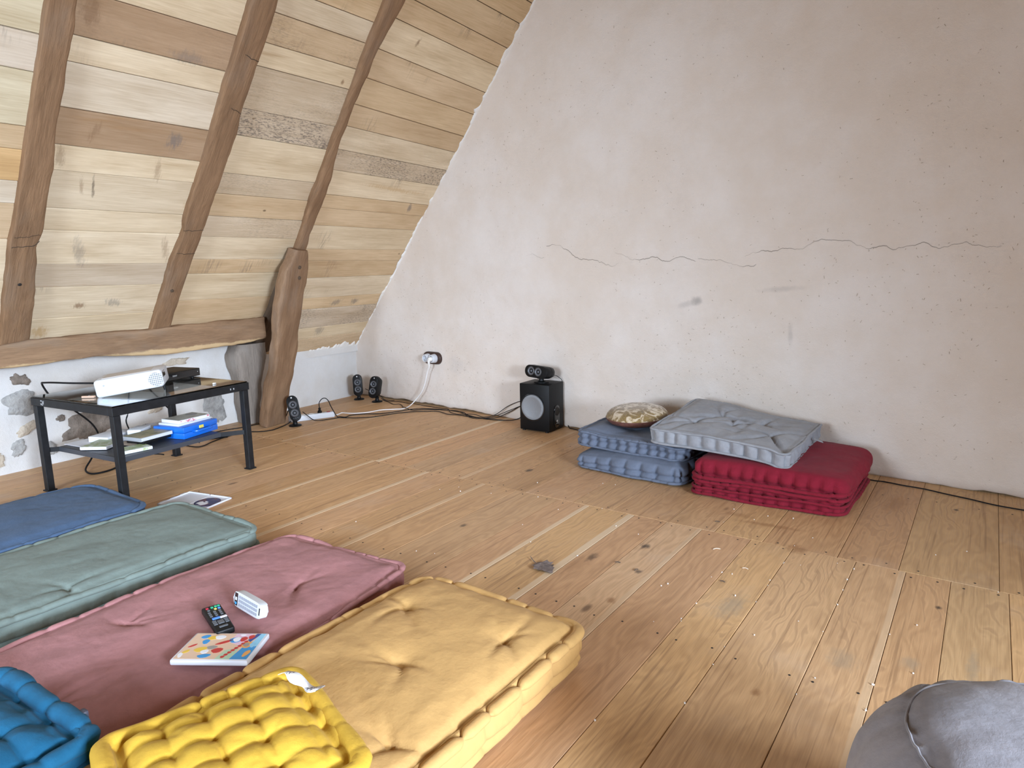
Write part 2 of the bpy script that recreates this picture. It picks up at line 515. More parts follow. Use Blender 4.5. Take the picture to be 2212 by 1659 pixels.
M_FLOOR = wood_floor()
M_BOARD = wood_boards()
M_TIMBER = old_timber('hewn_oak', (0.14, 0.079, 0.042), (0.345, 0.205, 0.112), (0.25, 0.175, 0.12))
M_TIMBER_PLATE = old_timber('hewn_oak_plate', (0.15, 0.088, 0.05), (0.36, 0.225, 0.13), (0.25, 0.19, 0.14), sap=0.043)
M_TIMBER_POST = old_timber('hewn_oak_post', (0.145, 0.080, 0.043), (0.33, 0.205, 0.118), (0.26, 0.19, 0.14))
M_TIMBER_GREY = old_timber('limewashed_oak', (0.14, 0.115, 0.095), (0.34, 0.29, 0.245), (0.30, 0.27, 0.24))
M_TIMBER_DARK = old_timber('dark_oak', (0.055, 0.038, 0.026), (0.17, 0.115, 0.075), (0.14, 0.11, 0.085))
SMUDGE = (0.20, 0.19, 0.19)
M_WALL = plaster('hemp_plaster', (0.745, 0.685, 0.637), marks=[((-1.394, 0.875), 0.045, 0.035, 0, 0.5, SMUDGE), ((-1.46, 0.855), 0.08, 0.028, 0.3, 0.22, SMUDGE),
                                                         ((-0.92, 0.944), 0.16, 0.022, 0.07, 0.2, SMUDGE), ((-0.862, 0.70), 0.02, 0.08, 0, 0.2, SMUDGE),
                                                         ((-3.33, 0.36), 0.12, 0.10, 0, 0.22, (0.45, 0.44, 0.45))])
M_KNEE = plaster('limewash', (0.64, 0.635, 0.63), straw=False)
M_LIME = plaster('lime_smear', (0.84, 0.82, 0.79), straw=False)
M_DARK = plain('dark_void', (0.02, 0.016, 0.013), 0.9)
M_GAP = plain('floor_gap', (0.045, 0.03, 0.02), 0.9)
M_STEEL = plain('nail_steel', (0.03, 0.027, 0.025), 0.6, 0.3)

# ------------------------------------------------------------------ room shell
# floor ----------------------------------------------------------------------
FX0, FX1, FY0 = -4.75, 4.3, -3.2
gA = Vector((-4.145, 3.995, 0)); gdir = Vector((0.998, -0.065, 0)).normalized(); gn = Vector((-gdir.y * -1, -gdir.x, 0)).normalized()   # gn points into the room


def gy(x): return gA.y + (x - gA.x) * gdir.y / gdir.x


b = B(); b.box(((FX0 + FX1) / 2, 0.5, -0.035), (FX1 - FX0, 7.6, 0.02))
floor = tag(b.build('floor', M_GAP, smooth=False), 'wide oak plank floor with nailed joints', kind='structure')


for nd in FLOOR_NODES: nd.object = floor


def plank(x0, x1, y0, y1, col, sap=1.0, name='plank', tilt=0.0):
    x0 += random.uniform(0.0006, 0.0012); x1 -= random.uniform(0.0006, 0.0012)
    y0 += 0.001; y1 -= 0.001
    cx, cy = (x0 + x1) / 2, (y0 + y1) / 2
    bb = B(); bb.box((0, 0, 0), (x1 - x0, y1 - y0, 0.024), bev=0.0012, seg=1)
    o = bb.build(name, M_FLOOR, floor, smooth=False)
    o.location = (cx, cy, -0.012 + random.uniform(-0.0006, 0.0004))
    o.color = (*col, sap)
    return o


def tone(base, dv=0.06, hue=0.05):
    k = 1 + random.uniform(-dv, dv); h = random.uniform(-hue, hue)
    return tuple(min(1, max(0, c * k * f)) for c, f in zip(base, (1 + h * 0.4, 1.0, 1 - h)))


OAK = (0.550, 0.332, 0.167)
OAKP = (0.567, 0.340, 0.181)
OAKY = (0.583, 0.365, 0.178)
OAKD = (0.506, 0.303, 0.151)
OAKG = (0.550, 0.343, 0.181)
near = [-4.75, -4.53, -4.31, -4.12, -3.90, -3.67, -3.48, -3.25, -3.03, -2.84, -2.62, -2.42, -2.23, -2.03, -1.838, -1.595, -1.431, -1.205, -1.056, -0.900, -0.702, -0.543, -0.325, -0.167, -0.034, 0.125,
        0.31, 0.50, 0.71, 0.90, 1.12, 1.3, 1.6, 1.9, 2.2, 2.5, 2.8, 3.1, 3.4, 3.7, 4.0, 4.3]
ntone = {-2.03: OAK, -1.838: OAKG, -1.595: OAKP, -1.431: OAKY, -1.205: OAKP, -1.056: (0.627, 0.409, 0.235), -0.900: OAKP, -0.702: OAKY, -0.543: (0.589, 0.376, 0.201), -0.325: OAKG, -0.167: OAK, -0.034: (0.550, 0.354, 0.178), 0.125: OAKY}
nsap = {-1.595: 0.1, -1.431: 0.05, -1.056: 0.55, -3.03: 0.3, -2.62: 0.2, -2.23: 0.5, -0.325: 0.6}
for x0, x1 in zip(near, near[1:]):
    c = ntone.get(x0) or random.choice([OAK, OAKG, OAKD, OAKP])
    plank(x0, x1, FY0, 2.600, tone(c, 0.03, 0.02) if x0 in ntone else tone(c), nsap.get(x0, 1.0))
far = [-4.75, -4.55, -4.36, -4.13, -3.92, -3.70, -3.47, -3.25, -3.02, -2.81, -2.60, -2.40, -2.187, -1.98, -1.791, -1.52, -1.314, -1.051, -0.85, -0.659, -0.389, -0.191, 0.100, 0.33, 0.55, 0.8, 1.05, 1.3, 1.6, 1.9, 2.2, 2.5, 2.8, 3.1, 3.4, 3.7, 4.0, 4.3]
ftone = {-0.659: OAK, -0.389: (0.462, 0.273, 0.139), -0.191: (0.506, 0.322, 0.162), 0.100: (0.484, 0.300, 0.147), -0.85: OAKY, -1.051: OAKG}
fsap = {-3.02: 0.0, -3.92: 0.4, -2.40: 0.6}
for x0, x1 in zip(far, far[1:]):
    c = ftone.get(x0) or random.choice([OAK, OAKD, OAKP, OAKG])
    plank(x0, x1, 2.600, 4.25, tone(c, 0.02, 0.01) if x0 in ftone else tone(c), fsap.get(x0, 1.0))
# nail heads, far too many and small to tell apart
bn = B()
for rows, edges in (((2.572, 1.748, 0.93), near), ((2.632, 3.46), far)):
    for x0, x1 in zip(edges, edges[1:]):
        if x0 > 0.6: continue
        w = x1 - x0
        for yy in rows:
            for fx in (0.2, 0.8):
                bn.lathe([(0.0036, 0.0), (0.0036, 0.0009), (0, 0.0009)], 8, Matrix.Translation((x0 + w * fx + random.uniform(-.012, .012), yy + random.uniform(-.012, .012), -0.0004)), cap=False)
tag(bn.build('nail_heads', M_STEEL, floor), kind='stuff')

# far gable wall ---------------------------------------------------------------
RX0, CT, ST = -4.928, 0.65444, 0.75611      # roof plane: (RX0 + s*CT, y, s*ST)
NXY, NZ = 220, 90
X = np.linspace(-4.75, 4.3, NXY); Z = np.concatenate([np.array([0.0, 0.02]), np.linspace(0.05, 3.3, NZ)])
gx_, gz_ = np.meshgrid(X, Z)
bump_ = 0.010 * fbm(gx_ * 0.9, gz_ * 0.9, 3, 3) + 0.004 * fbm(gx_ * 5, gz_ * 5, 9, 3)
V = np.stack([gx_, np.vectorize(gy)(gx_) + bump_, gz_], -1)
V[0, :, 2] = np.clip(0.006 + 0.008 * fbm(X * 14, X * 0, 5, 4) + 0.008 * fbm(X * 1.6, X * 0 + 3, 8, 2), 0.0015, 0.03)
V[1, :, 2] = V[0, :, 2] + 0.012
V[0, :, 1] += 0.012
nzz, nxx = gx_.shape
idx = np.arange(nzz * nxx).reshape(nzz, nxx)
Fq = np.stack([idx[:-1, :-1], idx[:-1, 1:], idx[1:, 1:], idx[1:, :-1]], -1).reshape(-1, 4)
wall_back = tag(mesh_np('wall_back', V.reshape(-1, 3), Fq, M_WALL), 'gable wall of hemp and lime plaster with a long crack', kind='structure')
b = B(); b.box((-0.22, 3.86, 0.15), (9.2, 0.04, 0.36), M=Matrix.Translation((0, 0, 0)), rz=math.atan2(gdir.y, gdir.x))
for v in b.bm.verts: v.co.y += 0.06
b.build('gap_backing', M_DARK, wall_back, smooth=False)  # dark box behind the ragged plaster foot, stands in for gap shade
CRACKS = [[(-2.464, 1.226), (-2.42, 1.232), (-2.359, 1.228), (-2.32, 1.205), (-2.276, 1.185), (-2.23, 1.15), (-2.186, 1.133), (-2.12, 1.13), (-2.063, 1.12), (-2.0, 1.095), (-1.953, 1.086), (-1.911, 1.102)],
          [(-1.937, 1.164), (-1.879, 1.151), (-1.806, 1.121), (-1.719, 1.122), (-1.673, 1.138), (-1.597, 1.105), (-1.53, 1.124), (-1.48, 1.126), (-1.407, 1.098)],
          [(-1.394, 1.117), (-1.324, 1.107), (-1.263, 1.105), (-1.202, 1.083), (-1.085, 1.066), (-1.06, 1.078)],
          [(-1.125, 1.123), (-1.038, 1.149), (-0.976, 1.143), (-0.911, 1.159), (-0.834, 1.151), (-0.778, 1.184), (-0.734, 1.196), (-0.667, 1.188), (-0.602, 1.183), (-0.559, 1.161), (-0.511, 1.142), (-0.446, 1.156), (-0.405, 1.138), (-0.337, 1.148), (-0.272, 1.161), (-0.233, 1.138), (-0.178, 1.142), (-0.12, 1.156), (-0.06, 1.14), (0.02, 1.135)],
          [(-2.64, 1.17), (-2.58, 1.175), (-2.53, 1.155), (-2.48, 1.15)]]
M_CRACK = plain('crack_shadow', (0.22, 0.185, 0.15), 0.95)


def wall_y(x, z):
    return gy(x) + float(0.010 * fbm(np.array(x * 0.9), np.array(z * 0.9), 3, 3) + 0.004 * fbm(np.array(x * 5), np.array(z * 5), 9, 3))


for ci, c in enumerate(CRACKS):
    P = spline([(x, 0, z) for x, z in c], 0.006)
    P[:, 2] += 0.004 * fbm(P[:, 0] * 60, P[:, 0] * 0, 4 + ci, 3)
    wd = 0.0003 + 0.0012 * np.clip(0.45 + 0.7 * vnoise(P[:, 0] * 11, P[:, 0] * 0, 70 + ci), 0, 1)
    if ci == 4: wd *= 0.45
    wd[0] = wd[-1] = 0.0002
    lo = np.array([(p[0], wall_y(p[0], p[2]) - 0.0022, p[2] - w) for p, w in zip(P, wd)])
    hi = np.array([(p[0], wall_y(p[0], p[2]) - 0.0022, p[2] + w) for p, w in zip(P, wd)])
    n = len(P)
    i = np.arange(n - 1)
    mesh_np('crack', np.vstack([lo, hi]), np.stack([i, i + 1, n + i + 1, n + i], -1), M_CRACK, False, wall_back)


# hemp fibres showing in the plaster: thousands of flecks, one object
M_FIB = plain('hemp_fibre', (0.34, 0.27, 0.19), 0.9); M_FIBP = plain('pale_hemp_fibre', (0.74, 0.70, 0.63), 0.9)
rng = np.random.RandomState(12)
NF = 9000
fx = rng.uniform(-4.4, 0.9, NF); fz = rng.uniform(0.06, 2.75, NF)
dens = 0.42 + 0.35 * fbm(fx * 0.9, fz * 0.9, 44, 3) + 0.16 * np.clip((fx + 2.2) / 2.0, -1, 1) - 0.10 * (fz - 1.0)
keep = rng.uniform(0, 1, NF) < dens
fx, fz = fx[keep], fz[keep]
nf = len(fx)
fa = rng.uniform(0, np.pi, nf); fl_ = rng.uniform(0.003, 0.010, nf) * np.where(rng.uniform(0, 1, nf) < 0.12, 1.5, 1.0); fwd = rng.uniform(0.0005, 0.0011, nf)
wy = np.array([gy(x) for x in fx]) + 0.010 * fbm(fx * 0.9, fz * 0.9, 3, 3) + 0.004 * fbm(fx * 5, fz * 5, 9, 3) - 0.0024
cxx, szz = np.cos(fa), np.sin(fa)
V = []
for su, sv in ((-1, -1), (1, -1), (1, 1), (-1, 1)):
    V.append(np.stack([fx + su * fl_ / 2 * cxx - sv * fwd * szz, wy, fz + su * fl_ / 2 * szz + sv * fwd * cxx], -1))
V = np.stack(V, 1).reshape(-1, 3)
hf = mesh_np('hemp_fibres', V, np.arange(nf * 4).reshape(-1, 4), None, False, wall_back, mats=[M_FIB, M_FIBP], fmat=(rng.uniform(0, 1, nf) < 0.35).astype(int))
tag(hf, kind='stuff')

# knee wall on the left --------------------------------------------------------
def kx(y): return -4.44 - (y - 1.28) * 0.0438


Y = np.linspace(-3.3, 4.3, 160); Z = np.linspace(0.0, 0.85, 24)
yy_, zz_ = np.meshgrid(Y, Z)
V = np.stack([kx(yy_) + 0.012 * fbm(yy_ * 1.5, zz_ * 2, 21, 4), yy_, zz_], -1)
nz_, ny_ = yy_.shape
idx = np.arange(nz_ * ny_).reshape(nz_, ny_)
Fq = np.stack([idx[:-1, :-1], idx[1:, :-1], idx[1:, 1:], idx[:-1, 1:]], -1).reshape(-1, 4)
wall_left = tag(mesh_np('wall_left', V.reshape(-1, 3), Fq, M_KNEE), 'low limewashed knee wall with bare stone patches', kind='structure')


def stone_mat(name, a, c):
    t = NT(name)
    v = t.n('TexCoord').outputs['Object']
    f = t.noise(v, 22, 6, 0.65)
    t.set(Base_Color=t.ramp(f, [(0.3, a), (0.5, tuple((x + y) / 2 for x, y in zip(a, c))), (0.72, c)]), Roughness=0.95)
    t.set(Normal=t.bump(f, 0.8, 0.02))
    return t.m


M_ST = [stone_mat('grey_stone', (0.24, 0.235, 0.225), (0.46, 0.45, 0.43)), stone_mat('brown_stone', (0.11, 0.088, 0.07), (0.27, 0.22, 0.18)), stone_mat('ochre_stone', (0.40, 0.33, 0.25), (0.60, 0.52, 0.42))]


def patch(cy, cz, ry, rz, mi, seed, rot=0.0):
    n = 40
    a = np.linspace(0, 2 * np.pi, n, endpoint=False)
    k = 1 + 0.30 * fbm(np.cos(a) * 1.8 + 5, np.sin(a) * 1.8 + seed, seed, 5)
    u = np.cos(a) * ry * k; w = np.sin(a) * rz * k
    yy = cy + u * math.cos(rot) - w * math.sin(rot); zz = np.clip(cz + u * math.sin(rot) + w * math.cos(rot), 0.006, 0.72)
    V = [(kx(cy) + 0.012 * float(fbm(np.array(cy * 1.5), np.array(cz * 2), 21, 4)) + 0.006, cy, cz)]
    for s_, o_ in ((0.55, 0.007), (0.9, 0.005), (1.0, -0.004)):
        for y, z in zip(yy, zz):
            y2 = cy + (y - cy) * s_; z2 = cz + (z - cz) * s_
            V.append((kx(y2) + 0.012 * float(fbm(np.array(y2 * 1.5), np.array(z2 * 2), 21, 4)) + o_, y2, z2))
    F = [(0, 1 + i, 1 + (i + 1) % n) for i in range(n)]
    for r in range(2):
        for i in range(n):
            j = (i + 1) % n
            F.append((1 + r * n + i, 1 + (r + 1) * n + i, 1 + (r + 1) * n + j, 1 + r * n + j))
    return mesh_np('stone', V, F, M_ST[mi], True, wall_left)


for a in [(1.43, 0.385, 0.085, 0.075, 0, 3, 0.2), (1.45, 0.245, 0.075, 0.032, 2, 5, 0.5), (1.62, 0.263, 0.025, 0.022, 1, 6, 0.2), (1.80, 0.175, 0.17, 0.085, 1, 8, 0.12), (1.385, 0.135, 0.035, 0.06, 0, 11, -0.3), (1.55, 0.095, 0.04, 0.042, 0, 13, 0.0),
          (1.44, 0.52, 0.055, 0.035, 1, 15, -0.3), (1.28, 0.09, 0.035, 0.05, 2, 17, 0.0), (2.37, 0.505, 0.085, 0.028, 2, 19, 0.1), (2.43, 0.37, 0.10, 0.035, 0, 23, 0.1), (2.62, 0.16, 0.09, 0.14, 0, 29, 0.1), (2.0, 0.3, 0.05, 0.035, 2, 31, 0.3),
          (2.2, 0.22, 0.06, 0.03, 2, 37, 0.4), (2.12, 0.10, 0.03, 0.03, 1, 39, 0.0)]:
    patch(*a)

# sloping boarded ceiling ------------------------------------------------------
def roofM(s=0.0, y=0.0, off=0.0):
    ex = Vector((0, 1, 0)); ey = Vector((CT, 0, ST)); ez = Vector((ST, 0, -CT))
    o = Vector((RX0, 0, 0)) + ey * s + ex * y + ez * off
    return Matrix(((ex.x, ey.x, ez.x, o.x), (ex.y, ey.y, ez.y, o.y), (ex.z, ey.z, ez.z, o.z), (0, 0, 0, 1)))


bb = B(); bb.box((0.4, 2.2, -0.075), (7.6, 3.9, 0.02))
ceiling = bb.build('ceiling', M_DARK, smooth=False)
ceiling.matrix_world = roofM()
for nd in MARK_NODES: nd.object = ceiling
tag(ceiling, 'roof slope lined with pale sawn boards between rafters', kind='structure')
CR = (0.714, 0.579, 0.397); PA = (0.685, 0.570, 0.415); BR = (0.431, 0.293, 0.181); TA = (0.608, 0.449, 0.278); GT = (0.589, 0.472, 0.336); ORC = (0.666, 0.435, 0.208); GR = (0.647, 0.565, 0.402); PK = (0.647, 0.546, 0.420); TN = (0.637, 0.473, 0.291)


def board(sA0, sA1, sB0, sB1, y0, y1, col, mould=1.0):
    """quadrilateral board: upper edge s A0(left) .. A1(right), lower edge B0 .. B1"""
    th = 0.022; g = 0.0021
    off = random.uniform(-0.007, 0.0)
    pts = [(y0, sB0 + g), (y1, sB1 + g), (y1, sA1 - g), (y0, sA0 - g)]
    cy = (y0 + y1) / 2; cs = sum(p[1] for p in pts) / 4
    bq = B(); bq.prism([(p[0] - cy, p[1] - cs) for p in pts], -th, 0.0, bev=0.0015, seg=1)
    o = bq.build('ceiling_board', M_BOARD, ceiling, smooth=False)
    o.matrix_parent_inverse = ceiling.matrix_world.inverted()
    o.matrix_world = roofM(cs, cy, off)
    o.color = (*tone(col, 0.04, 0.03), mould)


def yb(s_): return float(np.interp(s_, [0.6, 0.9, 1.6, 2.06, 2.44, 2.9, 3.4, 3.95], [2.96, 2.955, 2.935, 2.895, 2.853, 2.825, 2.825, 2.83]))


bay0 = ([3.95, 3.75, 3.55, 3.33, 3.12, 2.90, 2.69, 2.53, 2.28, 2.165, 2.003, 1.88, 1.674, 1.42, 1.293, 1.09, 0.93], [CR, CR, PA, TA, CR, GR, PK, GR, TA, ORC, PK, TA, CR, CR, CR, CR])
bay1 = ([3.95, 3.74, 3.55, 3.30, 3.10, 2.905, 2.722, 2.606, 2.396, 2.214, 2.08, 1.866, 1.735, 1.52, 1.363, 1.141, 0.93], [CR, TA, CR, PA, CR, BR, CR, PA, BR, CR, CR, CR, CR, GT, CR, CR])
bay2 = ([3.95, 3.77, 3.56, 3.37, 3.184, 3.066, 2.915, 2.792, 2.555, 2.397, 2.16, 2.024, 1.87, 1.722, 1.55, 1.436, 1.225, 0.95], [CR, TA, CR, TN, CR, TA, CR, GT, GT, CR, GT, TA, GT, CR, TA, CR, TA])
mould = {(2, 8): 0.0, (2, 7): 0.75, (2, 5): 0.6, (2, 10): 0.7, (2, 12): 0.75, (1, 5): 0.8, (0, 6): 0.7}
for bi, (es, cols), y0, y1 in ((0, bay0, -3.2, 1.33), (1, bay1, 1.335, 2.13), (2, bay2, 2.135, None)):
    for k in range(len(es) - 1):
        ye = y1 if y1 is not None else yb((es[k] + es[k + 1]) / 2) - 0.003
        board(es[k], es[k], es[k + 1], es[k + 1], y0, ye, cols[k], mould.get((bi, k), 1.0))
bay3 = [(3.95, 3.95), (3.83, 3.80), (3.67, 3.63), (3.526, 3.493), (3.377, 3.323), (3.25, 3.19), (3.063, 3.004), (2.886, 2.837), (2.718, 2.666), (2.576, 2.538), (2.417, 2.386), (2.272, 2.253), (2.089, 2.077), (1.985, 1.975), (1.841, 1.839), (1.639, 1.647), (1.537, 1.534), (1.373, 1.386), (1.178, 1.187), (1.06, 1.071), (0.855, 0.875), (0.743, 0.752), (0.585, 0.58)]
c3 = [CR, TN, TN, TN, TN, CR, TN, TN, TA, CR, TA, CR, TA, TA, CR, TN, TA, CR, TN, GT, CR, TA]
m3 = {9: 0.9, 10: 0.1, 19: 0.35, 21: 0.8}
c3[9] = CR; c3[10] = GT
for k in range(len(bay3) - 1):
    a_, b_ = bay3[k], bay3[k + 1]
    board(a_[0], a_[1], b_[0], b_[1], yb((a_[0] + b_[0]) / 2), 4.08, c3[k], m3.get(k, 1.0))
# lime smeared over the boards along the gable and along the foot of the last bay
def smear(pts, width, seed, name='lime_smear'):
    """pts: (s, y) line on the roof; ragged band of given width to the left of it"""
    P = spline([(p[0], p[1], 0) for p in pts], 0.006)[:, :2]
    n = len(P)
    t = np.linspace(0, len(P) * 0.006, n)
    return P, t


def smear_strip(P, dirv, wfun, off=0.0015, th=0.002):
    n = len(P)
    w = wfun
    top = []
    for k, (o_, e_) in enumerate(((0.0, off + th), (0.8, off + th), (1.0, off - 0.006))):
        for i in range(n):
            s_ = P[i, 0] + dirv[0] * w[i] * o_; y_ = P[i, 1] + dirv[1] * w[i] * o_
            top.append((y_, s_, e_))
    V = np.array(top)
    i = np.arange(n - 1)
    F = np.vstack([np.stack([k * n + i, k * n + i + 1, (k + 1) * n + i + 1, (k + 1) * n + i], -1) for k in range(2)])
    o = mesh_np('lime_smear', V, F, M_LIME, True, wall_back)
    o.matrix_world = roofM()
    return o


def gable_y_at_s(s):
    return gy(RX0 + s * CT)


S = np.arange(0.57, 3.95, 0.006)
P = np.stack([S, np.array([gable_y_at_s(s) for s in S]) + 0.015], -1)
w = np.clip(0.024 + 0.012 * fbm(S * 16, S * 0, 31, 5) + 0.008 * vnoise(S * 2, S * 0, 5), 0.016, 0.06)
w += 0.045 * np.exp(-((S - 2.86) / 0.03) ** 2) * np.clip(0.6 + 0.7 * fbm(S * 90, S * 0, 6, 2), 0, 1) + 0.02 * np.exp(-((S - 3.3) / 0.04) ** 2)
smear_strip(P, (0, -1), w)
yl = np.arange(2.95, 4.08, 0.006)
P = np.stack([np.full_like(yl, 0.565), yl], -1)
w = np.clip(0.035 + 0.03 * fbm(yl * 15, yl * 0, 41, 5), 0.012, 0.10)
w[yl > 3.62] *= 1.6
smear_strip(P, (1, 0), w)
# plastered strip of knee wall meeting the boards in the last bay
bb = B(); bb.box((0, 0, 0), (0.10, 1.25, 0.06)); o = bb.build('wall_head', M_KNEE, wall_left, smooth=False); o.location = (-4.585, 3.46, 0.425)

# unseen rest of the shell: flat collar ceiling, right slope, right knee wall, wall behind the camera
M_BOARD_PLAIN = plain('sawn_poplar_far', (0.55, 0.44, 0.30), 0.8, noise=0.15, scale=6)
bb = B(); bb.box((0.0, 0.4, 3.02), (4.9, 7.6, 0.04)); tag(bb.build('ceiling_collar', M_BOARD_PLAIN, smooth=False), kind='structure')
bb = B()
sl = Matrix(((-CT, 0, ST, 4.93), (0, 1, 0, 0), (ST, 0, CT, 0), (0, 0, 0, 1)))
def slope_piece(y0, y1, s0, s1):
    bb.box(((s0 + s1) / 2, (y0 + y1) / 2, 0.02), (s1 - s0, y1 - y0, 0.04), M=sl)
DY0, DY1, DS0, DS1 = -1.30, 0.20, 1.345, 2.645          # dormer opening
KY0, KY1, KS0, KS1 = 0.45, 1.45, 2.15, 3.05             # opening for the added roof window
slope_piece(-3.4, DY0, 0.5, 4.05); slope_piece(DY0, DY1, 0.5, DS0); slope_piece(DY0, DY1, DS1, 4.05); slope_piece(DY1, KY0, 0.5, 4.05)
slope_piece(KY0, KY1, 0.5, KS0); slope_piece(KY0, KY1, KS1, 4.05); slope_piece(KY1, 4.3, 0.5, 4.05)
# dormer cheeks and ceiling
MC = Matrix(((1, 0, 0, 0), (0, 0, -1, 0), (0, 1, 0, 0), (0, 0, 0, 1)))
for yy in (DY0 - 0.04, DY1): bb.prism([(4.06, 1.00), (4.06, 2.02), (3.18, 2.02)], -yy - 0.04, -yy, MC)
bb.box((3.62, (DY0 + DY1) / 2, 2.02), (0.92, DY1 - DY0 + 0.08, 0.04))
tag(bb.build('ceiling_right', M_BOARD_PLAIN, smooth=False), kind='structure')
bb = B(); bb.box((4.3, 0.4, 0.35), (0.06, 7.6, 0.9)); tag(bb.build('wall_right', M_KNEE, smooth=False), kind='structure')
bb = B()
for (x0, x1, z0, z1) in ((-4.8, -2.6, 0, 3.3), (-1.0, 4.4, 0, 3.3), (-2.6, -1.0, 0, 0.52), (-2.6, -1.0, 2.08, 3.3)):
    bb.box(((x0 + x1) / 2, -3.25, (z0 + z1) / 2), (x1 - x0, 0.1, z1 - z0))
tag(bb.build('wall_front', M_KNEE, smooth=False), kind='structure')
M_FRAME = plain('window_paint', (0.75, 0.74, 0.72), 0.5)
M_PANE = NT('window_glass'); M_PANE.set(Base_Color=(0.9, 0.95, 1, 1), Roughness=0.05, Transmission_Weight=1.0); M_PANE = M_PANE.m
def window(name, M, w, h):
    f = B()
    for c, s_ in (((0, h / 2, 0), (w + .08, .06, .06)), ((0, -h / 2, 0), (w + .08, .06, .06)), ((w / 2, 0, 0), (.06, h, .06)), ((-w / 2, 0, 0), (.06, h, .06)), ((0, 0, 0), (.05, h, .05))):
        f.box(c, s_)
    o = f.build(name, M_FRAME, smooth=False); o.matrix_world = M
    tag(o, kind='structure')
    p = B(); p.box((0, 0, -0.05), (w, h, .006)); q = p.build('pane', M_PANE, o, smooth=False)
    return o
window('window_1', Matrix(((0, 0, -1, 4.06), (-1, 0, 0, -0.55), (0, 1, 0, 1.51), (0, 0, 0, 1))), 1.44, 0.96)
window('unseen_window_2', Matrix(((1, 0, 0, -1.8), (0, 0, 1, -3.25), (0, 1, 0, 1.30), (0, 0, 0, 1))), 1.55, 1.52)  # unseen window, placed to match its frontal fill light
window('added_window_3', Matrix(((0, -CT, -ST, 4.93 - 2.6 * CT + 0.015), (1, 0, 0, 0.95), (0, ST, -CT, 2.6 * ST + 0.013), (0, 0, 0, 1))), 0.96, 0.86)  # roof window added around the floor fill light

# ------------------------------------------------------------------ old roof timbers


def timber(name, L, R, M, depth, mat, rnd=0.012, seed=1, rough=0.004, step=0.025, label=None, dir_sort=True):
    """L, R: (along, across) edge points on the front face; local x across, y along, z out"""
    L = sorted(L); R = sorted(R)
    a0 = max(L[0][0], R[0][0]); a1 = min(L[-1][0], R[-1][0])
    n = int((a1 - a0) / step) + 2
    A = np.linspace(a0, a1, n)
    l = np.interp(A, *zip(*L)) + 0.0025 * fbm(A * 9, A * 0, seed, 3); r = np.interp(A, *zip(*R)) + 0.0025 * fbm(A * 9, A * 0 + 4, seed + 1, 3)
    prof = []
    for i in range(n):
        rr = rnd
        x0, x1 = l[i], r[i]
        ring = [(x0 + 0.01, -depth), (x0, -depth * 0.6), (x0, -depth * 0.25), (x0, -rr), (x0 + rr * .3, -rr * .3), (x0 + rr, 0)]
        for k in range(1, 6): ring.append((x0 + rr + (x1 - x0 - 2 * rr) * k / 6, 0))
        ring += [(x1 - rr, 0), (x1 - rr * .3, -rr * .3), (x1, -rr), (x1, -depth * 0.25), (x1, -depth * 0.6), (x1 - 0.01, -depth)]
        prof.append(ring)
    Pm = np.array(prof); k = Pm.shape[1]
    Xc = Pm[:, :, 0].copy(); Zc = Pm[:, :, 1].copy(); Yc = np.repeat(A[:, None], k, 1)
    Zc += rough * fbm(Xc * 14 + seed, Yc * 7, seed + 5, 4)
    Xc += rough * 0.8 * fbm(Zc * 20 + seed, Yc * 9, seed + 9, 4)
    V = np.stack([Xc, Yc, Zc], -1).reshape(-1, 3)
    F = []
    for i in range(n - 1):
        for j in range(k):
            q = (j + 1) % k
            F.append((i * k + j, i * k + q, (i + 1) * k + q, (i + 1) * k + j))
    F.append(tuple(reversed(range(k)))); F.append(tuple(range((n - 1) * k, n * k)))
    c = V.mean(0)
    o = mesh_np(name, V - c, F, mat)
    o.matrix_world = M @ Matrix.Translation(Vector(c))
    o.data.set_sharp_from_angle(angle=math.radians(50))
    return o


sw = lambda q: [(s, y) for y, s in q]
R1L = sw([(1.258, 3.9), (1.258, 2.849), (1.26, 2.707), (1.262, 2.538), (1.269, 2.308), (1.272, 2.028), (1.278, 1.751), (1.278, 1.674), (1.288, 1.45), (1.294, 1.332), (1.315, 1.004), (1.315, 0.98)])
R1R = sw([(1.352, 3.9), (1.352, 2.879), (1.363, 2.745), (1.362, 2.63), (1.368, 2.434), (1.372, 2.257), (1.391, 2.116), (1.393, 1.901), (1.4, 1.756), (1.398, 1.727), (1.387, 1.659), (1.402, 1.555), (1.422, 1.371), (1.444, 1.028), (1.446, 0.98)])
R2L = sw([(2.04, 3.9), (2.045, 3.098), (2.049, 2.904), (2.058, 2.615), (2.073, 2.229), (2.074, 2.096), (2.08, 1.84), (2.096, 1.77), (2.079, 1.549), (2.089, 1.402), (2.101, 1.041), (2.101, 0.98)])
R2R = sw([(2.16, 3.9), (2.168, 3.137), (2.173, 3.074), (2.182, 2.912), (2.18, 2.794), (2.184, 2.562), (2.2, 2.401), (2.199, 2.159), (2.208, 2.001), (2.203, 1.789), (2.208, 1.729), (2.198, 1.559), (2.202, 1.408), (2.215, 1.04), (2.215, 0.98)])
R3L = sw([(2.74, 3.9), (2.767, 3.326), (2.773, 3.192), (2.776, 3.078), (2.782, 2.933), (2.795, 2.812), (2.81, 2.576), (2.826, 2.422), (2.847, 2.19), (2.85, 2.055), (2.885, 1.816), (2.903, 1.661), (2.905, 1.59)])
R3R = sw([(2.92, 3.9), (2.885, 3.363), (2.875, 3.267), (2.854, 3.076), (2.862, 2.901), (2.853, 2.74), (2.874, 2.597), (2.876, 2.445), (2.916, 2.296), (2.947, 2.117), (2.952, 1.964), (2.961, 1.819), (2.99, 1.673), (2.992, 1.59)])
RG = 'rafters on the roof slope'
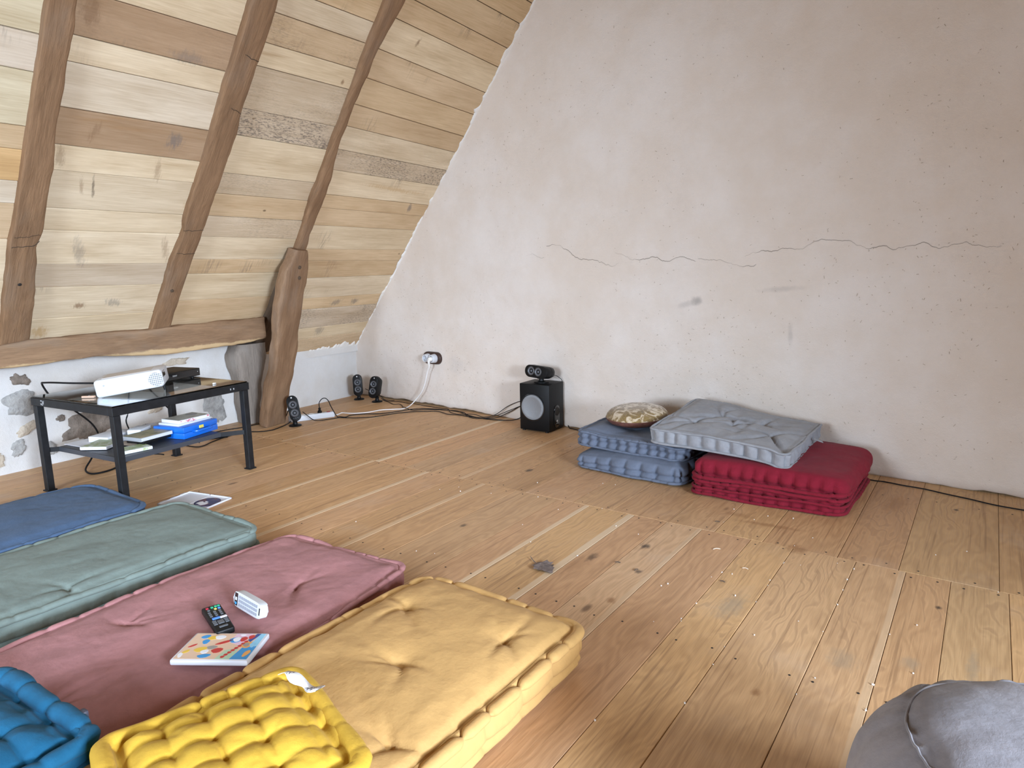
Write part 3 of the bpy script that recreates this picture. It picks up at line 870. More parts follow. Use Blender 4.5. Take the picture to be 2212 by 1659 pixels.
tag(timber('rafter', R1L, R1R, roofM(off=0.035), 0.085, M_TIMBER, seed=3, rnd=0.006, rough=0.0025), 'broad old oak rafter nearest the left edge, dowel hole near its foot', 'rafter', RG)
tag(timber('rafter', R2L, R2R, roofM(off=0.035), 0.085, M_TIMBER, seed=11, rnd=0.007, rough=0.0035), 'hewn oak rafter in the middle, standing on the wall plate', 'rafter', RG)
tag(timber('rafter', R3L, R3R, roofM(off=0.035), 0.085, M_TIMBER, seed=23, rnd=0.018, rough=0.004), 'slender round-edged oak rafter running up from the leaning post', 'rafter', RG)
# wall plate: local x = -z, local y = world y, local z = world x
MP = Matrix(((0, 0, 1, -4.2), (0, 1, 0, 0), (-1, 0, 0, 0.69), (0, 0, 0, 1)))
top = [(-1.2, 0.70), (0.6, 0.72), (1.296, 0.738), (1.432, 0.755), (2.007, 0.763), (2.2, 0.766), (2.88, 0.783)]
bot = [(-1.2, 0.63), (0.6, 0.63), (1.282, 0.618), (1.322, 0.613), (1.465, 0.617), (1.6, 0.628), (1.723, 0.629), (1.99, 0.612), (2.12, 0.600), (2.16, 0.592), (2.585, 0.604), (2.76, 0.612), (2.88, 0.632)]
wp = timber('wall_plate_beam', [(y, 0.69 - z) for y, z in top], [(y, 0.69 - z) for y, z in bot], MP, 0.20, M_TIMBER_PLATE, seed=31, rough=0.005)
tag(wp, 'long hewn wall plate beam with a pale waney lower edge, above the knee wall', 'beam')
# leaning post
ph = Vector((-0.243, 0.970, 0)).normalized(); pn_ = Vector((0.926, 0.231, -0.299)).normalized(); pu = pn_.cross(ph).normalized()
po = Vector((-4.1545, 2.871, 0))
MPo = Matrix(((ph.x, pu.x, pn_.x, po.x), (ph.y, pu.y, pn_.y, po.y), (ph.z, pu.z, pn_.z, po.z), (0, 0, 0, 1)))
pinv = MPo.inverted()
PL = [(-3.754, 2.857, 1.23), (-3.769, 2.833, 1.166), (-3.783, 2.787, 1.085), (-3.808, 2.77, 0.996), (-3.829, 2.773, 0.933), (-3.848, 2.758, 0.862), (-3.903, 2.78, 0.709), (-3.936, 2.792, 0.615), (-3.951, 2.792, 0.568), (-4.0, 2.789, 0.415), (-4.049, 2.774, 0.254), (-4.082, 2.767, 0.144), (-4.129, 2.772, 0.003)]
PR = [(-3.781, 2.966, 1.232), (-3.799, 2.986, 1.191), (-3.835, 3.0, 1.091), (-3.866, 3.004, 0.997), (-3.888, 2.995, 0.923), (-3.934, 2.994, 0.777), (-3.97, 2.99, 0.665), (-4.002, 2.995, 0.567), (-4.038, 2.994, 0.457), (-4.073, 2.996, 0.351), (-4.103, 2.98, 0.246), (-4.152, 2.974, 0.086), (-4.181, 2.972, 0.003)]
lp = lambda Q: [((pinv @ Vector(p)).y, (pinv @ Vector(p)).x) for p in Q]
post = timber('leaning_post', lp(PL), lp(PR), MPo, 0.075, M_TIMBER_POST, seed=41, rough=0.006, rnd=0.014)
tag(post, 'stout leaning oak post standing on the floor beside the white corner', 'post')
def peg(parent, u, v, r, mat, Mx, depth=0.006):
    q = B(); q.lathe([(r, -0.01), (r, depth), (r * .8, depth + .001), (0, depth + .001)], 14, cap=False)
    o = q.build('peg', mat, parent); o.matrix_parent_inverse = parent.matrix_world.inverted(); o.matrix_world = Mx @ Matrix.Translation((u, v, 0))
for wp_ in ((-3.80, 2.905, 1.12), (-3.825, 2.915, 1.05)):
    q = pinv @ Vector(wp_); peg(post, q.x, q.y, 0.012, M_TIMBER_DARK, MPo)
peg(bpy.data.objects['rafter'], 1.345, 1.425, 0.009, M_DARK, roofM(off=0.0362), 0.0012)
peg(bpy.data.objects['rafter.001'], 2.14, 1.345, 0.010, M_TIMBER_DARK, roofM(off=0.035))
def split_line(parent, pts, off, rad=0.0013):
    P = spline([(y, s_, off) for y, s_ in pts], 0.006)
    P[:, 1] += 0.003 * fbm(P[:, 0] * 90, P[:, 0] * 0, len(pts), 3)
    V, F = tube_np(P, rad, 6)
    o = mesh_np('split', V, F, M_DARK, True, parent); o.matrix_parent_inverse = parent.matrix_world.inverted(); o.matrix_world = roofM()
r1_, r2_ = bpy.data.objects['rafter'], bpy.data.objects['rafter.001']
split_line(r1_, [(1.282, 1.655), (1.34, 1.665), (1.375, 1.672), (1.392, 1.70)], 0.0365)
split_line(r1_, [(1.285, 1.715), (1.34, 1.722), (1.39, 1.735)], 0.0365, 0.0008)
split_line(r2_, [(2.062, 2.85), (2.11, 2.845), (2.135, 2.835), (2.178, 2.828)], 0.0365)
split_line(r2_, [(2.085, 1.79), (2.14, 1.792), (2.203, 1.80)], 0.0365, 0.0010)
split_line(r2_, [(2.12, 2.56), (2.15, 2.555), (2.182, 2.54)], 0.0365, 0.0010)
split_line(r2_, [(2.09, 1.63), (2.14, 1.625), (2.2, 1.63)], 0.0365, 0.0010)
# lime plaster clinging to the flank of the post
# brace behind the post and its limewashed stub
br = timber('short_rafter', sw([(2.945, 0.70), (2.90, 0.85), (2.905, 1.1), (2.895, 1.28), (2.882, 1.49), (2.885, 1.585)]), sw([(3.06, 0.70), (3.07, 0.78), (3.04, 0.95), (3.0, 1.2), (2.97, 1.45), (2.965, 1.585)]), roofM(off=0.045), 0.10, M_TIMBER_DARK, seed=51, rnd=0.02, rough=0.006)
tag(br, 'dark short oak rafter wedged behind the leaning post', 'rafter')
st = timber('brace_stump', [(0.004, 2.765), (0.035, 2.762), (0.148, 2.756), (0.24, 2.76), (0.333, 2.748), (0.427, 2.722), (0.505, 2.722), (0.585, 2.76)], [(0.004, 2.90), (0.127, 2.885), (0.221, 2.90), (0.375, 2.94), (0.503, 2.97), (0.585, 2.98)],
            Matrix(((0, 0, 1, -4.33), (1, 0, 0, 0), (0, 1, 0, 0), (0, 0, 0, 1))), 0.16, M_TIMBER_GREY, seed=61, rnd=0.035, rough=0.010)
tag(st, 'grey lime-crusted foot of a timber between knee wall and post', 'post')

# ------------------------------------------------------------------ soft goods


def soft_box(a, b_, T, r, R, res, nz, top, side, bot=0.0):
    """cushion body; returns V, F, and the surface normals guess. top(x,y)->dz, side(s,z)->outward"""
    nx, ny = max(4, int(2 * a / res)), max(4, int(2 * b_ / res))
    gx = np.linspace(-a, a, nx + 1); gyv = np.linspace(-b_, b_, ny + 1); gz = np.linspace(0, T, nz + 1)
    idx = -np.ones((nx + 1, ny + 1, nz + 1), int)
    m = np.zeros_like(idx, bool)
    m[0] = m[-1] = True; m[:, 0] = m[:, -1] = True; m[:, :, 0] = m[:, :, -1] = True
    idx[m] = np.arange(m.sum())
    I, J, K = np.nonzero(m)
    P = np.stack([gx[I], gyv[J], gz[K]], -1)
    F = []
    def quad(A, flip):
        q = np.stack([A[:-1, :-1], A[1:, :-1], A[1:, 1:], A[:-1, 1:]], -1).reshape(-1, 4)
        F.append(q[:, ::-1] if flip else q)
    quad(idx[:, :, -1], False); quad(idx[:, :, 0], True)
    quad(idx[:, 0, :], False); quad(idx[:, -1, :], True)
    quad(idx[0, :, :], True); quad(idx[-1, :, :], False)
    F = np.vstack(F)
    # plan corners
    q = np.stack([np.clip(P[:, 0], -(a - R), a - R), np.clip(P[:, 1], -(b_ - R), b_ - R)], -1)
    d = P[:, :2] - q
    ln = np.linalg.norm(d, axis=1); mx = np.abs(d).max(1)
    k = np.where(ln > 1e-9, mx / np.maximum(ln, 1e-9), 1.0)
    P[:, :2] = q + d * k[:, None]
    # signed distance to rounded-rect outline (inside positive)
    def inset(x, y):
        dx = np.abs(x) - (a - R); dy = np.abs(y) - (b_ - R)
        out = np.hypot(np.maximum(dx, 0), np.maximum(dy, 0)) + np.minimum(np.maximum(dx, dy), 0)
        return R - out
    e = inset(P[:, 0], P[:, 1])
    # vertical edge rounding: shrink the outline near top and bottom
    zc = np.clip(P[:, 2], r, T - r); dz = P[:, 2] - zc
    hor = np.clip(r - e, 0, r)
    # outward direction in plan
    eps = 1e-4
    gxn = -(inset(P[:, 0] + eps, P[:, 1]) - inset(P[:, 0] - eps, P[:, 1])); gyn = -(inset(P[:, 0], P[:, 1] + eps) - inset(P[:, 0], P[:, 1] - eps))
    gl = np.hypot(gxn, gyn) + 1e-9
    N2 = np.stack([gxn / gl, gyn / gl], -1)
    L = np.hypot(hor, np.abs(dz)); mxx = np.maximum(hor, np.abs(dz))
    kk = np.where(L > 1e-9, mxx / np.maximum(L, 1e-9), 1.0)
    nh = hor * kk; nd = dz * kk
    P[:, :2] += N2 * (nh - hor)[:, None]
    P[:, 2] = zc + nd
    nrm = np.stack([N2[:, 0] * hor, N2[:, 1] * hor, dz], -1)
    nl = np.linalg.norm(nrm, axis=1); nrm = nrm / np.maximum(nl, 1e-9)[:, None]
    wt = np.clip(nrm[:, 2], 0, 1); ws = np.clip(np.hypot(nrm[:, 0], nrm[:, 1]), 0, 1)
    x, y = P[:, 0].copy(), P[:, 1].copy()
    s = np.where(np.abs(nrm[:, 0]) > np.abs(nrm[:, 1]), y, x)
    P[:, 2] += wt * top(x, y, e)
    P[:, :2] += (nrm[:, :2] * (ws * side(s, P[:, 2] / T, x, y))[:, None])
    return P, F


def outline(a, b_, R, step):
    pts = []
    for cx, cy, a0 in ((a - R, -(b_ - R), -90), (a - R, b_ - R, 0), (-(a - R), b_ - R, 90), (-(a - R), -(b_ - R), 180)):
        for t in np.linspace(a0, a0 + 90, 7):
            pts.append((cx + R * math.cos(math.radians(t)), cy + R * math.sin(math.radians(t))))
    pts.append(pts[0])
    P = np.array(pts); d = np.r_[0, np.cumsum(np.hypot(*np.diff(P, axis=0).T))]
    n = int(d[-1] / step)
    t = np.linspace(0, d[-1], n, endpoint=False)
    return np.stack([np.interp(t, d, P[:, 0]), np.interp(t, d, P[:, 1])], -1), t, d[-1]


def edge_roll(a, b_, R, z, rad, pitch, seed, pinch=0.4, wob=0.004, step=0.006, inset=0.0, n=12, squash=0.8):
    """sausage edge with stitched pinches"""
    P2, t, Ltot = outline(a - inset, b_ - inset, R, step)
    k = max(4, round(Ltot / pitch))
    ph = t / Ltot * k + 0.55 * vnoise(t * 6, t * 0, seed)
    c = np.abs(np.sin(np.pi * ph))
    pv = pinch * np.clip(0.65 + 0.75 * vnoise(t * 4.3, t * 0, seed + 31), 0.05, 1.3)
    rr = rad * (1 - pv * (1 - np.clip(c * 1.6, 0, 1)) ** 2) * (1 + 0.12 * vnoise(t * 9, t * 0, seed + 3))
    zz = z + wob * fbm(t * 5, t * 0, seed + 5, 2) - rad * 0.3 * pinch * (1 - c) ** 3
    nx = vnoise(t * 8, t * 0 + 5, seed + 7) * wob
    P = np.stack([P2[:, 0] * (1 + 0 * nx), P2[:, 1], zz], -1)
    P[:, 0] += np.sign(P2[:, 0]) * nx * (np.abs(P2[:, 0]) > a - inset - 0.02); P[:, 1] += np.sign(P2[:, 1]) * nx * (np.abs(P2[:, 1]) > b_ - inset - 0.02)
    V, F = tube_np(P, rr, n, closed=True, squash=squash)
    return V, np.array(F)


def tufts(pts, depth, sig, crease=0.0, seed=0, clen=0.12):
    def f(x, y):
        d = 0
        for i, (tx, ty) in enumerate(pts):
            dx, dy = x - tx, y - ty
            r = np.hypot(dx, dy)
            d = d - depth * np.exp(-r / sig)
            if crease:
                rng = np.random.RandomState(seed + i)
                for q in range(5):
                    an = rng.uniform(0, 2 * np.pi); cl = clen * rng.uniform(0.5, 1.2)
                    al = dx * math.cos(an) + dy * math.sin(an); pe = -dx * math.sin(an) + dy * math.cos(an) + 0.4 * al * al / cl * rng.uniform(-1, 1)
                    d = d - crease * np.exp(-(pe / (0.004 + 0.10 * np.clip(al, 0, 1))) ** 2) * np.exp(-(al / cl) ** 2) * (al > 0)
        return d
    return f


def lattice(x0, dx, y0, dy, A, p=0.7):
    def f(x, y):
        sx_ = np.abs(np.sin(np.pi * (x - x0) / dx)); sy_ = np.abs(np.sin(np.pi * (y - y0) / dy))
        return A * (0.35 * (sx_ ** p + sy_ ** p) * 0.5 + 0.65 * (sx_ * sy_) ** 0.5) - A
    return f


def plus(*fs): return lambda x, y: sum(f(x, y) for f in fs)


def mattress(name, a, b_, T, mat, label, cat, loc, rz, seed, puff=0.02, tuft=None, roll=0.013, pitch=0.085, groove=0.010, res=0.012, wr=0.006, sidequilt=0.004, qp=0.09, r=0.035, R=0.05, group=None, deform=None,
             rolls=('top', 'bottom'), bottom_puff=0.0, hseams=(), tilt=None, pinch=0.4, crease_noise=0.0, roll_inset=0.004, wscale=5.0):
    root = empty(name, loc, rz) if tilt is None else empty(name, loc, rot=tilt)
    tag(root, label, cat, group)

    def top(x, y, e):
        base = puff * (1 - (x / a) ** 2 * 0.6) * (1 - (np.abs(y) / b_) ** 4 * 0.6) * np.clip(e / 0.10, 0, 1) ** 0.7
        z = base - groove * np.exp(-((e - 0.030) / 0.010) ** 2) * (e > 0.0)
        z = z + wr * fbm(x * wscale + seed, y * wscale * 0.8, seed, 4) * np.clip(e / 0.05, 0, 1)
        if crease_noise:
            q = np.abs(fbm(x * 4 + 9, y * 4 + seed, seed + 50, 3))
            z = z - crease_noise * np.exp(-(q / 0.035) ** 2) * np.clip(e / 0.06, 0, 1)
        z = z - 0.35 * groove * np.clip(np.abs(np.sin(np.pi * (x + y) / 0.09)), 0, 1) * np.exp(-((e - 0.04) / 0.02) ** 2)
        if tuft is not None: z = z + tuft(x, y)
        return z

    def side(s, zt, x, y):
        ph = s / qp + 0.18 * vnoise(s * 7, zt * 0, seed)
        dd = np.abs(ph - np.round(ph)) * qp
        env = np.clip(np.minimum(zt, 1 - zt) * 4 + 0.2, 0, 1)
        q = sidequilt * (0.35 * np.cos(2 * np.pi * ph + np.pi) - 1.1 * np.exp(-(dd / 0.007) ** 2)) * env + 0.5 * wr * fbm(s * 9, zt * 2, seed + 20, 3)
        for h in hseams:
            q = q - 0.014 * np.exp(-((zt - h) / 0.07) ** 2)
        return q
    V, F = soft_box(a, b_, T, r, R, res, max(6, int(T / 0.008)), top, side)
    if deform is not None: V = deform(V)
    mesh_np('cover', V, F, mat, True, root)
    for w in rolls:
        z = T - r * 0.30 if w == 'top' else (r * 0.38 if w == 'bottom' else w * T)
        RV, RF = edge_roll(a, b_, R, z, roll, pitch, seed + (5 if w == 'top' else 9), inset=r * 0.12 if w in ('top', 'bottom') else 0.002, pinch=pinch)
        if deform is not None: RV = deform(RV)
        RV[:, 2] = np.maximum(RV[:, 2], 0.001)
        mesh_np('edge_roll', RV, RF, mat, True, root)
    return root


C_OCHRE = cloth('ochre_cotton', (0.555, 0.335, 0.125), 0.05)
C_PINK = cloth('dusty_pink_cotton', (0.365, 0.172, 0.172), 0.08)
C_GREEN = cloth('sage_green_cotton', (0.172, 0.215, 0.195), 0.06)
C_BLUE = cloth('denim_blue_cotton', (0.062, 0.105, 0.185), 0.08)
C_YELLOW = cloth('yellow_cotton', (0.60, 0.37, 0.045), 0.05, fine=0.3)
C_TEAL = cloth('teal_blue_cotton', (0.012, 0.10, 0.195), 0.10, fine=0.35)
C_SLATE = cloth('slate_blue_cotton', (0.13, 0.155, 0.21), 0.07)
C_GREY = cloth('grey_velour', (0.275, 0.285, 0.31), 0.10, sheen=0.12)
C_RED = cloth('crimson_cotton', (0.20, 0.012, 0.026), 0.08)
C_POUF = cloth('taupe_suede', (0.275, 0.27, 0.30), 0.12, sheen=0.1)

# four floor mattresses in a row on the left
GM = 'thin floor mattresses laid side by side'
def flat_far(yend, drop, L=0.25):
    def f(V):
        t = np.clip((V[:, 1] - (yend - L)) / L, 0, 1)
        V[:, 2] *= 1 - drop * t * t
        return V
    return f


def taper_far(y0, y1, k):
    def f(V):
        V[:, 0] *= 1 - k * np.clip((V[:, 1] - y0) / (y1 - y0), 0, 1)
        return V
    return f


oc_c = (-1.125, 0.575)
mattress('floor_mattress', 0.30, 0.935, 0.125, C_OCHRE, 'ochre yellow floor mattress, tufted, nearest the bare floor', 'mattress', (*oc_c, 0.0), 0.0, 3, puff=0.035,
         tuft=tufts([(-1.291 - oc_c[0], 1.266 - oc_c[1]), (-0.957 - oc_c[0], 1.283 - oc_c[1]), (-1.092 - oc_c[0], 1.045 - oc_c[1]), (-0.922 - oc_c[0], 0.841 - oc_c[1]), (-1.27 - oc_c[0], 0.80 - oc_c[1]), (-1.1 - oc_c[0], 0.5 - oc_c[1])], 0.024, 0.028, 0.009, 4), roll=0.016, pitch=0.13, groove=0.012,
         res=0.009, wr=0.004, r=0.045, R=0.07, group=GM, rolls=('top',), pinch=0.6, sidequilt=0.006, qp=0.15, hseams=(0.33,), deform=flat_far(0.935, 0.10))
mattress('floor_mattress', 0.345, 0.93, 0.095, C_PINK, 'dusty pink floor mattress with two remote controls lying on it', 'mattress', (-1.778, 0.60, 0.0), math.radians(4.5), 13, deform=taper_far(0.5, 0.93, 0.13), puff=0.012, sidequilt=0.0015,
         tuft=tufts([(-0.155, 0.22), (0.10, 0.62), (0.05, -0.1)], 0.010, 0.03, 0.008, 21), roll=0.012, pitch=0.10, groove=0.007, res=0.010, wr=0.005, r=0.04, R=0.06, group=GM, crease_noise=0.002)
mattress('floor_mattress', 0.30, 0.93, 0.095, C_GREEN, 'sage green floor mattress between the blue and pink ones', 'mattress', (-2.585, 0.55, 0.0), math.radians(0.5), 23, puff=0.012, sidequilt=0.0015,
         tuft=tufts([(0.225, 0.262), (-0.05, 0.05)], 0.010, 0.03, 0.009, 31), roll=0.013, pitch=0.11, groove=0.007, res=0.010, wr=0.005, r=0.04, R=0.06, group=GM, crease_noise=0.002)
mattress('floor_mattress', 0.30, 0.93, 0.10, C_BLUE, 'denim blue floor mattress beside the metal table', 'mattress', (-3.21, 0.44, 0.0), math.radians(1.0), 33, puff=0.014,
         tuft=None, roll=0.012, pitch=0.11, groove=0.006, res=0.011, wr=0.006, r=0.045, R=0.10, group=GM, crease_noise=0.002)

# two small tufted seat cushions in front
def grid_tufts(a, n, jit=0.0): return [(-a + 2 * a * (i + 0.5) / n, -a + 2 * a * (j + 0.5) / n) for i in range(n) for j in range(n)]


GC = 'small square box cushions lying on the mattresses'
YT = [(x, y) for x in (-0.105, -0.035, 0.035, 0.105) for y in (-0.09, -0.015, 0.06)]
yc = mattress('seat_cushion', 0.195, 0.195, 0.075, C_YELLOW, 'bright yellow tufted seat cushion with a white tag', 'cushion', (-1.095, 0.60, 0.130), math.radians(-17), 43, puff=0.030,
              tuft=plus(lattice(-0.105, 0.07, -0.09, 0.075, 0.013, 1.0), tufts(YT, 0.011, 0.014, 0.003, 7, 0.05)), roll=0.019, pitch=0.10, groove=0.014, res=0.0042, wr=0.0015, r=0.03, R=0.03, group=GC, pinch=0.25, wscale=12)
tc_ = mattress('seat_cushion', 0.205, 0.205, 0.08, C_TEAL, 'teal blue seat cushion in the lower left corner', 'cushion', (-1.572, 0.275, 0.112), math.radians(4), 53, puff=0.030,
               tuft=plus(lattice(-0.07, 0.14, 0.09, 0.062, 0.014), tufts([(0.07, 0.09), (-0.07, 0.09), (0.07, -0.034), (-0.07, -0.034)], 0.012, 0.016)), roll=0.022, pitch=0.11, groove=0.016, res=0.005, wr=0.003, r=0.03, R=0.03, group=GC, pinch=0.35, wscale=12)
# white care label on the yellow cushion
M_TAGW = plain('label_white', (0.82, 0.82, 0.85), 0.6)
M_TAGK = plain('label_print', (0.05, 0.05, 0.07), 0.6)
tt = np.linspace(0, 1, 14)
cl = np.stack([-0.165 + 0.105 * tt, 0.150 + 0.040 * tt, 0.103 + 0.007 * np.sin(tt * 7) - 0.004 * tt], -1)
V = []
for i, p in enumerate(cl):
    wv = 0.0115
    V += [(p[0] + 0.03, p[1] - wv + 0.004 * math.sin(i), p[2] + 0.003 * math.sin(i * 0.9)), (p[0] + 0.03, p[1] + wv, p[2] - 0.002 * math.sin(i * 0.9))]
V = np.array(V); V2 = V - np.array([0, 0, 0.0012]); n2 = len(V)
F = [(2 * i, 2 * i + 2, 2 * i + 3, 2 * i + 1) for i in range(13)] + [(n2 + 2 * i + 1, n2 + 2 * i + 3, n2 + 2 * i + 2, n2 + 2 * i) for i in range(13)]
F += [(2 * i, n2 + 2 * i, n2 + 2 * i + 2, 2 * i + 2) for i in range(13)] + [(2 * i + 1, 2 * i + 3, n2 + 2 * i + 3, n2 + 2 * i + 1) for i in range(13)]
fm = [1 if 9 <= i <= 10 or i == 2 else 0 for i in range(13)] + [0] * (len(F) - 13)
M_TAGP = NT('label_print_soft'); M_TAGP.set(Base_Color=M_TAGP.mix(M_TAGP.maprange(M_TAGP.noise(M_TAGP.n('TexCoord').outputs['Object'], 260, 2), 0.5, 0.56), (0.8, 0.8, 0.84), (0.08, 0.08, 0.1))); M_TAGP = M_TAGP.m
tg = mesh_np('care_label', np.vstack([V, V2]), F, None, True, yc, mats=[M_TAGW, M_TAGP], fmat=fm)
tg['label'] = 'white fabric care label'
# black loop tag on the teal cushion
q = B(); q.box((0.0, 0, 0), (0.02, 0.012, 0.02), bev=0.004); lo_ = q.build('loop_tag', M_TAGK, tc_); lo_.location = (0.115, 0.222, 0.072)

# grey suede pouf
def pouf():
    root = empty("pouf", (0.140, 1.155, 0)); tag(root, 'round grey suede pouf in the lower right corner', 'pouf')
    nu, nv = 120, 60
    Rm, Hh = 0.275, 0.395
    V = []
    for j in range(nv + 1):
        t = j / nv * math.pi
        for i in range(nu):
            a = 2 * math.pi * i / nu
            e = 0.62
            st_, ct_ = math.sin(t), math.cos(t)
            rr = Rm * abs(st_) ** e
            z = Hh / 2 + Hh / 2 * (abs(ct_) ** 0.8) * (1 if ct_ > 0 else -1)
            V.append((rr * math.cos(a), rr * math.sin(a), z))
    V = np.array(V); rad = np.hypot(V[:, 0], V[:, 1]); an = np.arctan2(V[:, 1], V[:, 0])
    # seam circle on the top panel, gathers radiating outside it
    seam = 0.195 + 0.012 * np.sin(3 * an)
    upper = V[:, 2] > Hh / 2
    V[:, 2] -= upper * 0.007 * np.exp(-((rad - seam) / 0.006) ** 2)
    gat = fbm(an * 9, rad * 5, 77, 3) * np.exp(-((rad - seam - 0.03) / 0.035) ** 2) * (rad > seam)
    V[:, 2] += upper * 0.006 * gat
    k = 1 + 0.02 * fbm(an * 2.2, V[:, 2] * 5, 78, 3) * (rad > 0.1)
    V[:, 0] *= k; V[:, 1] *= k
    V[:, 2] = np.maximum(V[:, 2] + upper * 0.005 * fbm(V[:, 0] * 7, V[:, 1] * 7, 79, 3), 0.0)
    F = []
    for j in range(nv):
        for i in range(nu):
            l = (i + 1) % nu
            F.append((j * nu + i, (j + 1) * nu + i, (j + 1) * nu + l, j * nu + l))
    mesh_np('cover', V, np.array(F), C_POUF, True, root)
    pts = [(0.197 * math.cos(a), 0.197 * math.sin(a), 0) for a in np.linspace(0, 2 * np.pi, 120, endpoint=False)]
    P = np.array(pts)
    for i in range(len(P)):
        dd = np.hypot(V[:, 0] - P[i, 0], V[:, 1] - P[i, 1]) + 10 * (V[:, 2] < Hh / 2)
        P[i, 2] = V[np.argmin(dd), 2] + 0.001
    tv, tf = tube_np(P, 0.0022, 6, closed=True)
    mesh_np('seam', tv, np.array(tf), C_POUF, True, root)
pouf()

# stack of cushions against the gable
GS = 'cushions piled against the gable wall'
def slump(seed, amp):
    def f(V):
        h = V[:, 2] / 0.1
        V[:, 2] += h * (amp * fbm(V[:, 0] * 3.2, V[:, 1] * 3.2, seed, 2) - 0.016 * np.clip((np.hypot(V[:, 0], V[:, 1]) - 0.25) / 0.17, 0, 1))
        V[:, 0] += 0.010 * fbm(V[:, 1] * 5, V[:, 2] * 9, seed + 3, 2); V[:, 1] += 0.010 * fbm(V[:, 0] * 5, V[:, 2] * 9, seed + 4, 2)
        return V
    return f
def sagL(V):
    V[:, 2] *= 1 - 0.10 * np.clip(-V[:, 0] / 0.3, 0, 1)
    return V
mattress('floor_cushion', 0.315, 0.30, 0.105, C_SLATE, 'slate blue box cushion on the floor, bottom of the left pile', 'cushion', (-1.465, 3.355, 0.0), math.radians(-3), 63, puff=0.015, tuft=None, roll=0.009, pitch=0.06, groove=0.003, res=0.008, wr=0.006, sidequilt=0.013, qp=0.085,
         r=0.042, R=0.06, group=GS, rolls=('bottom',), pinch=0.4, hseams=(0.45,), deform=slump(5, 0.016))
mattress('floor_cushion', 0.315, 0.29, 0.095, C_SLATE, 'slate blue box cushion with quilted sides under the round pillow', 'cushion', (-1.475, 3.405, 0.108), math.radians(-5), 73, puff=0.020, tuft=tufts([(-0.05, -0.12), (0.0, 0.1)], 0.012, 0.05, 0.004, 71), roll=0.010, pitch=0.05, groove=0.006, res=0.010,
         wr=0.006, sidequilt=0.015, qp=0.058, r=0.024, R=0.05, group=GS, rolls=('top', 'bottom'), pinch=0.4, hseams=(0.5,), deform=slump(9, 0.014))
# folded crimson mattress: two layers and the fold on its right
rm = empty('folded_mattress', (-0.765, 3.325, 0.0), math.radians(3)); tag(rm, 'crimson mattress folded in two on the floor under the grey cushion', 'mattress')
def redlayer(T, z0, seed, puff, a=0.33, b_=0.315, name='layer', hs=(0.5,), r=0.03, sq=0.011):
    def top(x, y, e): return puff * (1 - (x / a) ** 2 * 0.5) * np.clip(e / 0.1, 0, 1) ** 0.6 + 0.004 * fbm(x * 6, y * 6, seed, 4)
    def side(s, zt, x, y):
        ph = s / 0.056 + 0.2 * vnoise(s * 7, zt * 0, seed); dd = np.abs(ph - np.round(ph)) * 0.056
        q = sq * (0.35 * np.cos(2 * np.pi * ph + np.pi) - np.exp(-(dd / 0.006) ** 2)) * (x < a - 0.04) + 0.005 * fbm(s * 9, zt * 2, seed + 2, 3)
        for h in hs: q = q - 0.014 * np.exp(-((zt - h) / 0.09) ** 2)
        return q
    V, F = soft_box(a, b_, T, r, 0.055, 0.010, max(8, int(T / 0.008)), top, side)
    V[:, 2] += z0
    return V, F
for (T, z0, sd, pf, hs, r, nm) in ((0.082, 0.0, 83, 0.006, (0.5,), 0.022, 'lower_layer'), (0.088, 0.080, 93, 0.016, (0.28,), 0.036, 'upper_layer')):
    V, F = redlayer(T, z0, sd, pf, hs=hs, r=r)
    V[:, 2] = np.maximum(V[:, 2], 0.0)
    V[:, 2] += 0.012 * np.clip((V[:, 1] + 0.1) / 0.4, 0, 1) * (z0 > 0)
    V[:, 0] += 0.02 * np.clip((V[:, 1]) / 0.3, -1, 1)
    if z0 > 0:
        t_ = np.clip((V[:, 0] - 0.16) / 0.2, 0, 1) ** 2
        V[:, 0] += 0.028 * t_; V[:, 2] -= t_ * (0.02 + 0.022 * np.clip((0.17 - V[:, 2]) / 0.08, 0, 1))
    mesh_np(nm, V, F, C_RED, True, rm)
for z, rd in ((0.012, 0.010), (0.046, 0.008), (0.076, 0.011), (0.096, 0.012)):
    RV, RF = edge_roll(0.33, 0.315, 0.055, z, rd, 0.052, int(z * 1000), inset=-0.003, pinch=0.45)
    RV[:, 2] = np.maximum(RV[:, 2], 0.001); RV[:, 0] += 0.02 * np.clip((RV[:, 1]) / 0.3, -1, 1)
    mesh_np('edge_roll', RV, RF, C_RED, True, rm)
# pale grey cushion spanning both piles; rests on slate (z .20) and crimson (z .17)
def gdef(V):
    # corner heights measured in the room
    u = (V[:, 0] + 0.33) / 0.66; v = (V[:, 1] + 0.31) / 0.62
    z = (1 - u) * (1 - v) * 0.205 + u * (1 - v) * 0.176 + (1 - u) * v * 0.240 + u * v * 0.196
    z = z + 0.010 * np.sin(u * 3.1) * (1 - v) + 0.012 * np.sin(u * 5.0 + 1) * v - 0.012 * np.exp(-((u - 0.97) / 0.06) ** 2)
    V[:, 2] += z
    return V
grey = mattress('floor_cushion', 0.335, 0.315, 0.078, C_GREY, 'pale grey velour box cushion lying across the two piles', 'cushion', (-1.005, 3.375, 0.0), math.radians(-1.5), 103, puff=0.012,
         tuft=tufts([(-0.10, 0.08), (0.10, 0.10), (0.0, -0.06), (-0.18, -0.1), (0.2, -0.1)], 0.022, 0.035, 0.015, 99, 0.22), roll=0.007, pitch=0.06, groove=0.004, res=0.009, wr=0.009, sidequilt=0.010, qp=0.066, r=0.016, R=0.03, group=GS, rolls=('top', 'bottom'), pinch=0.3, deform=gdef, crease_noise=0.004)
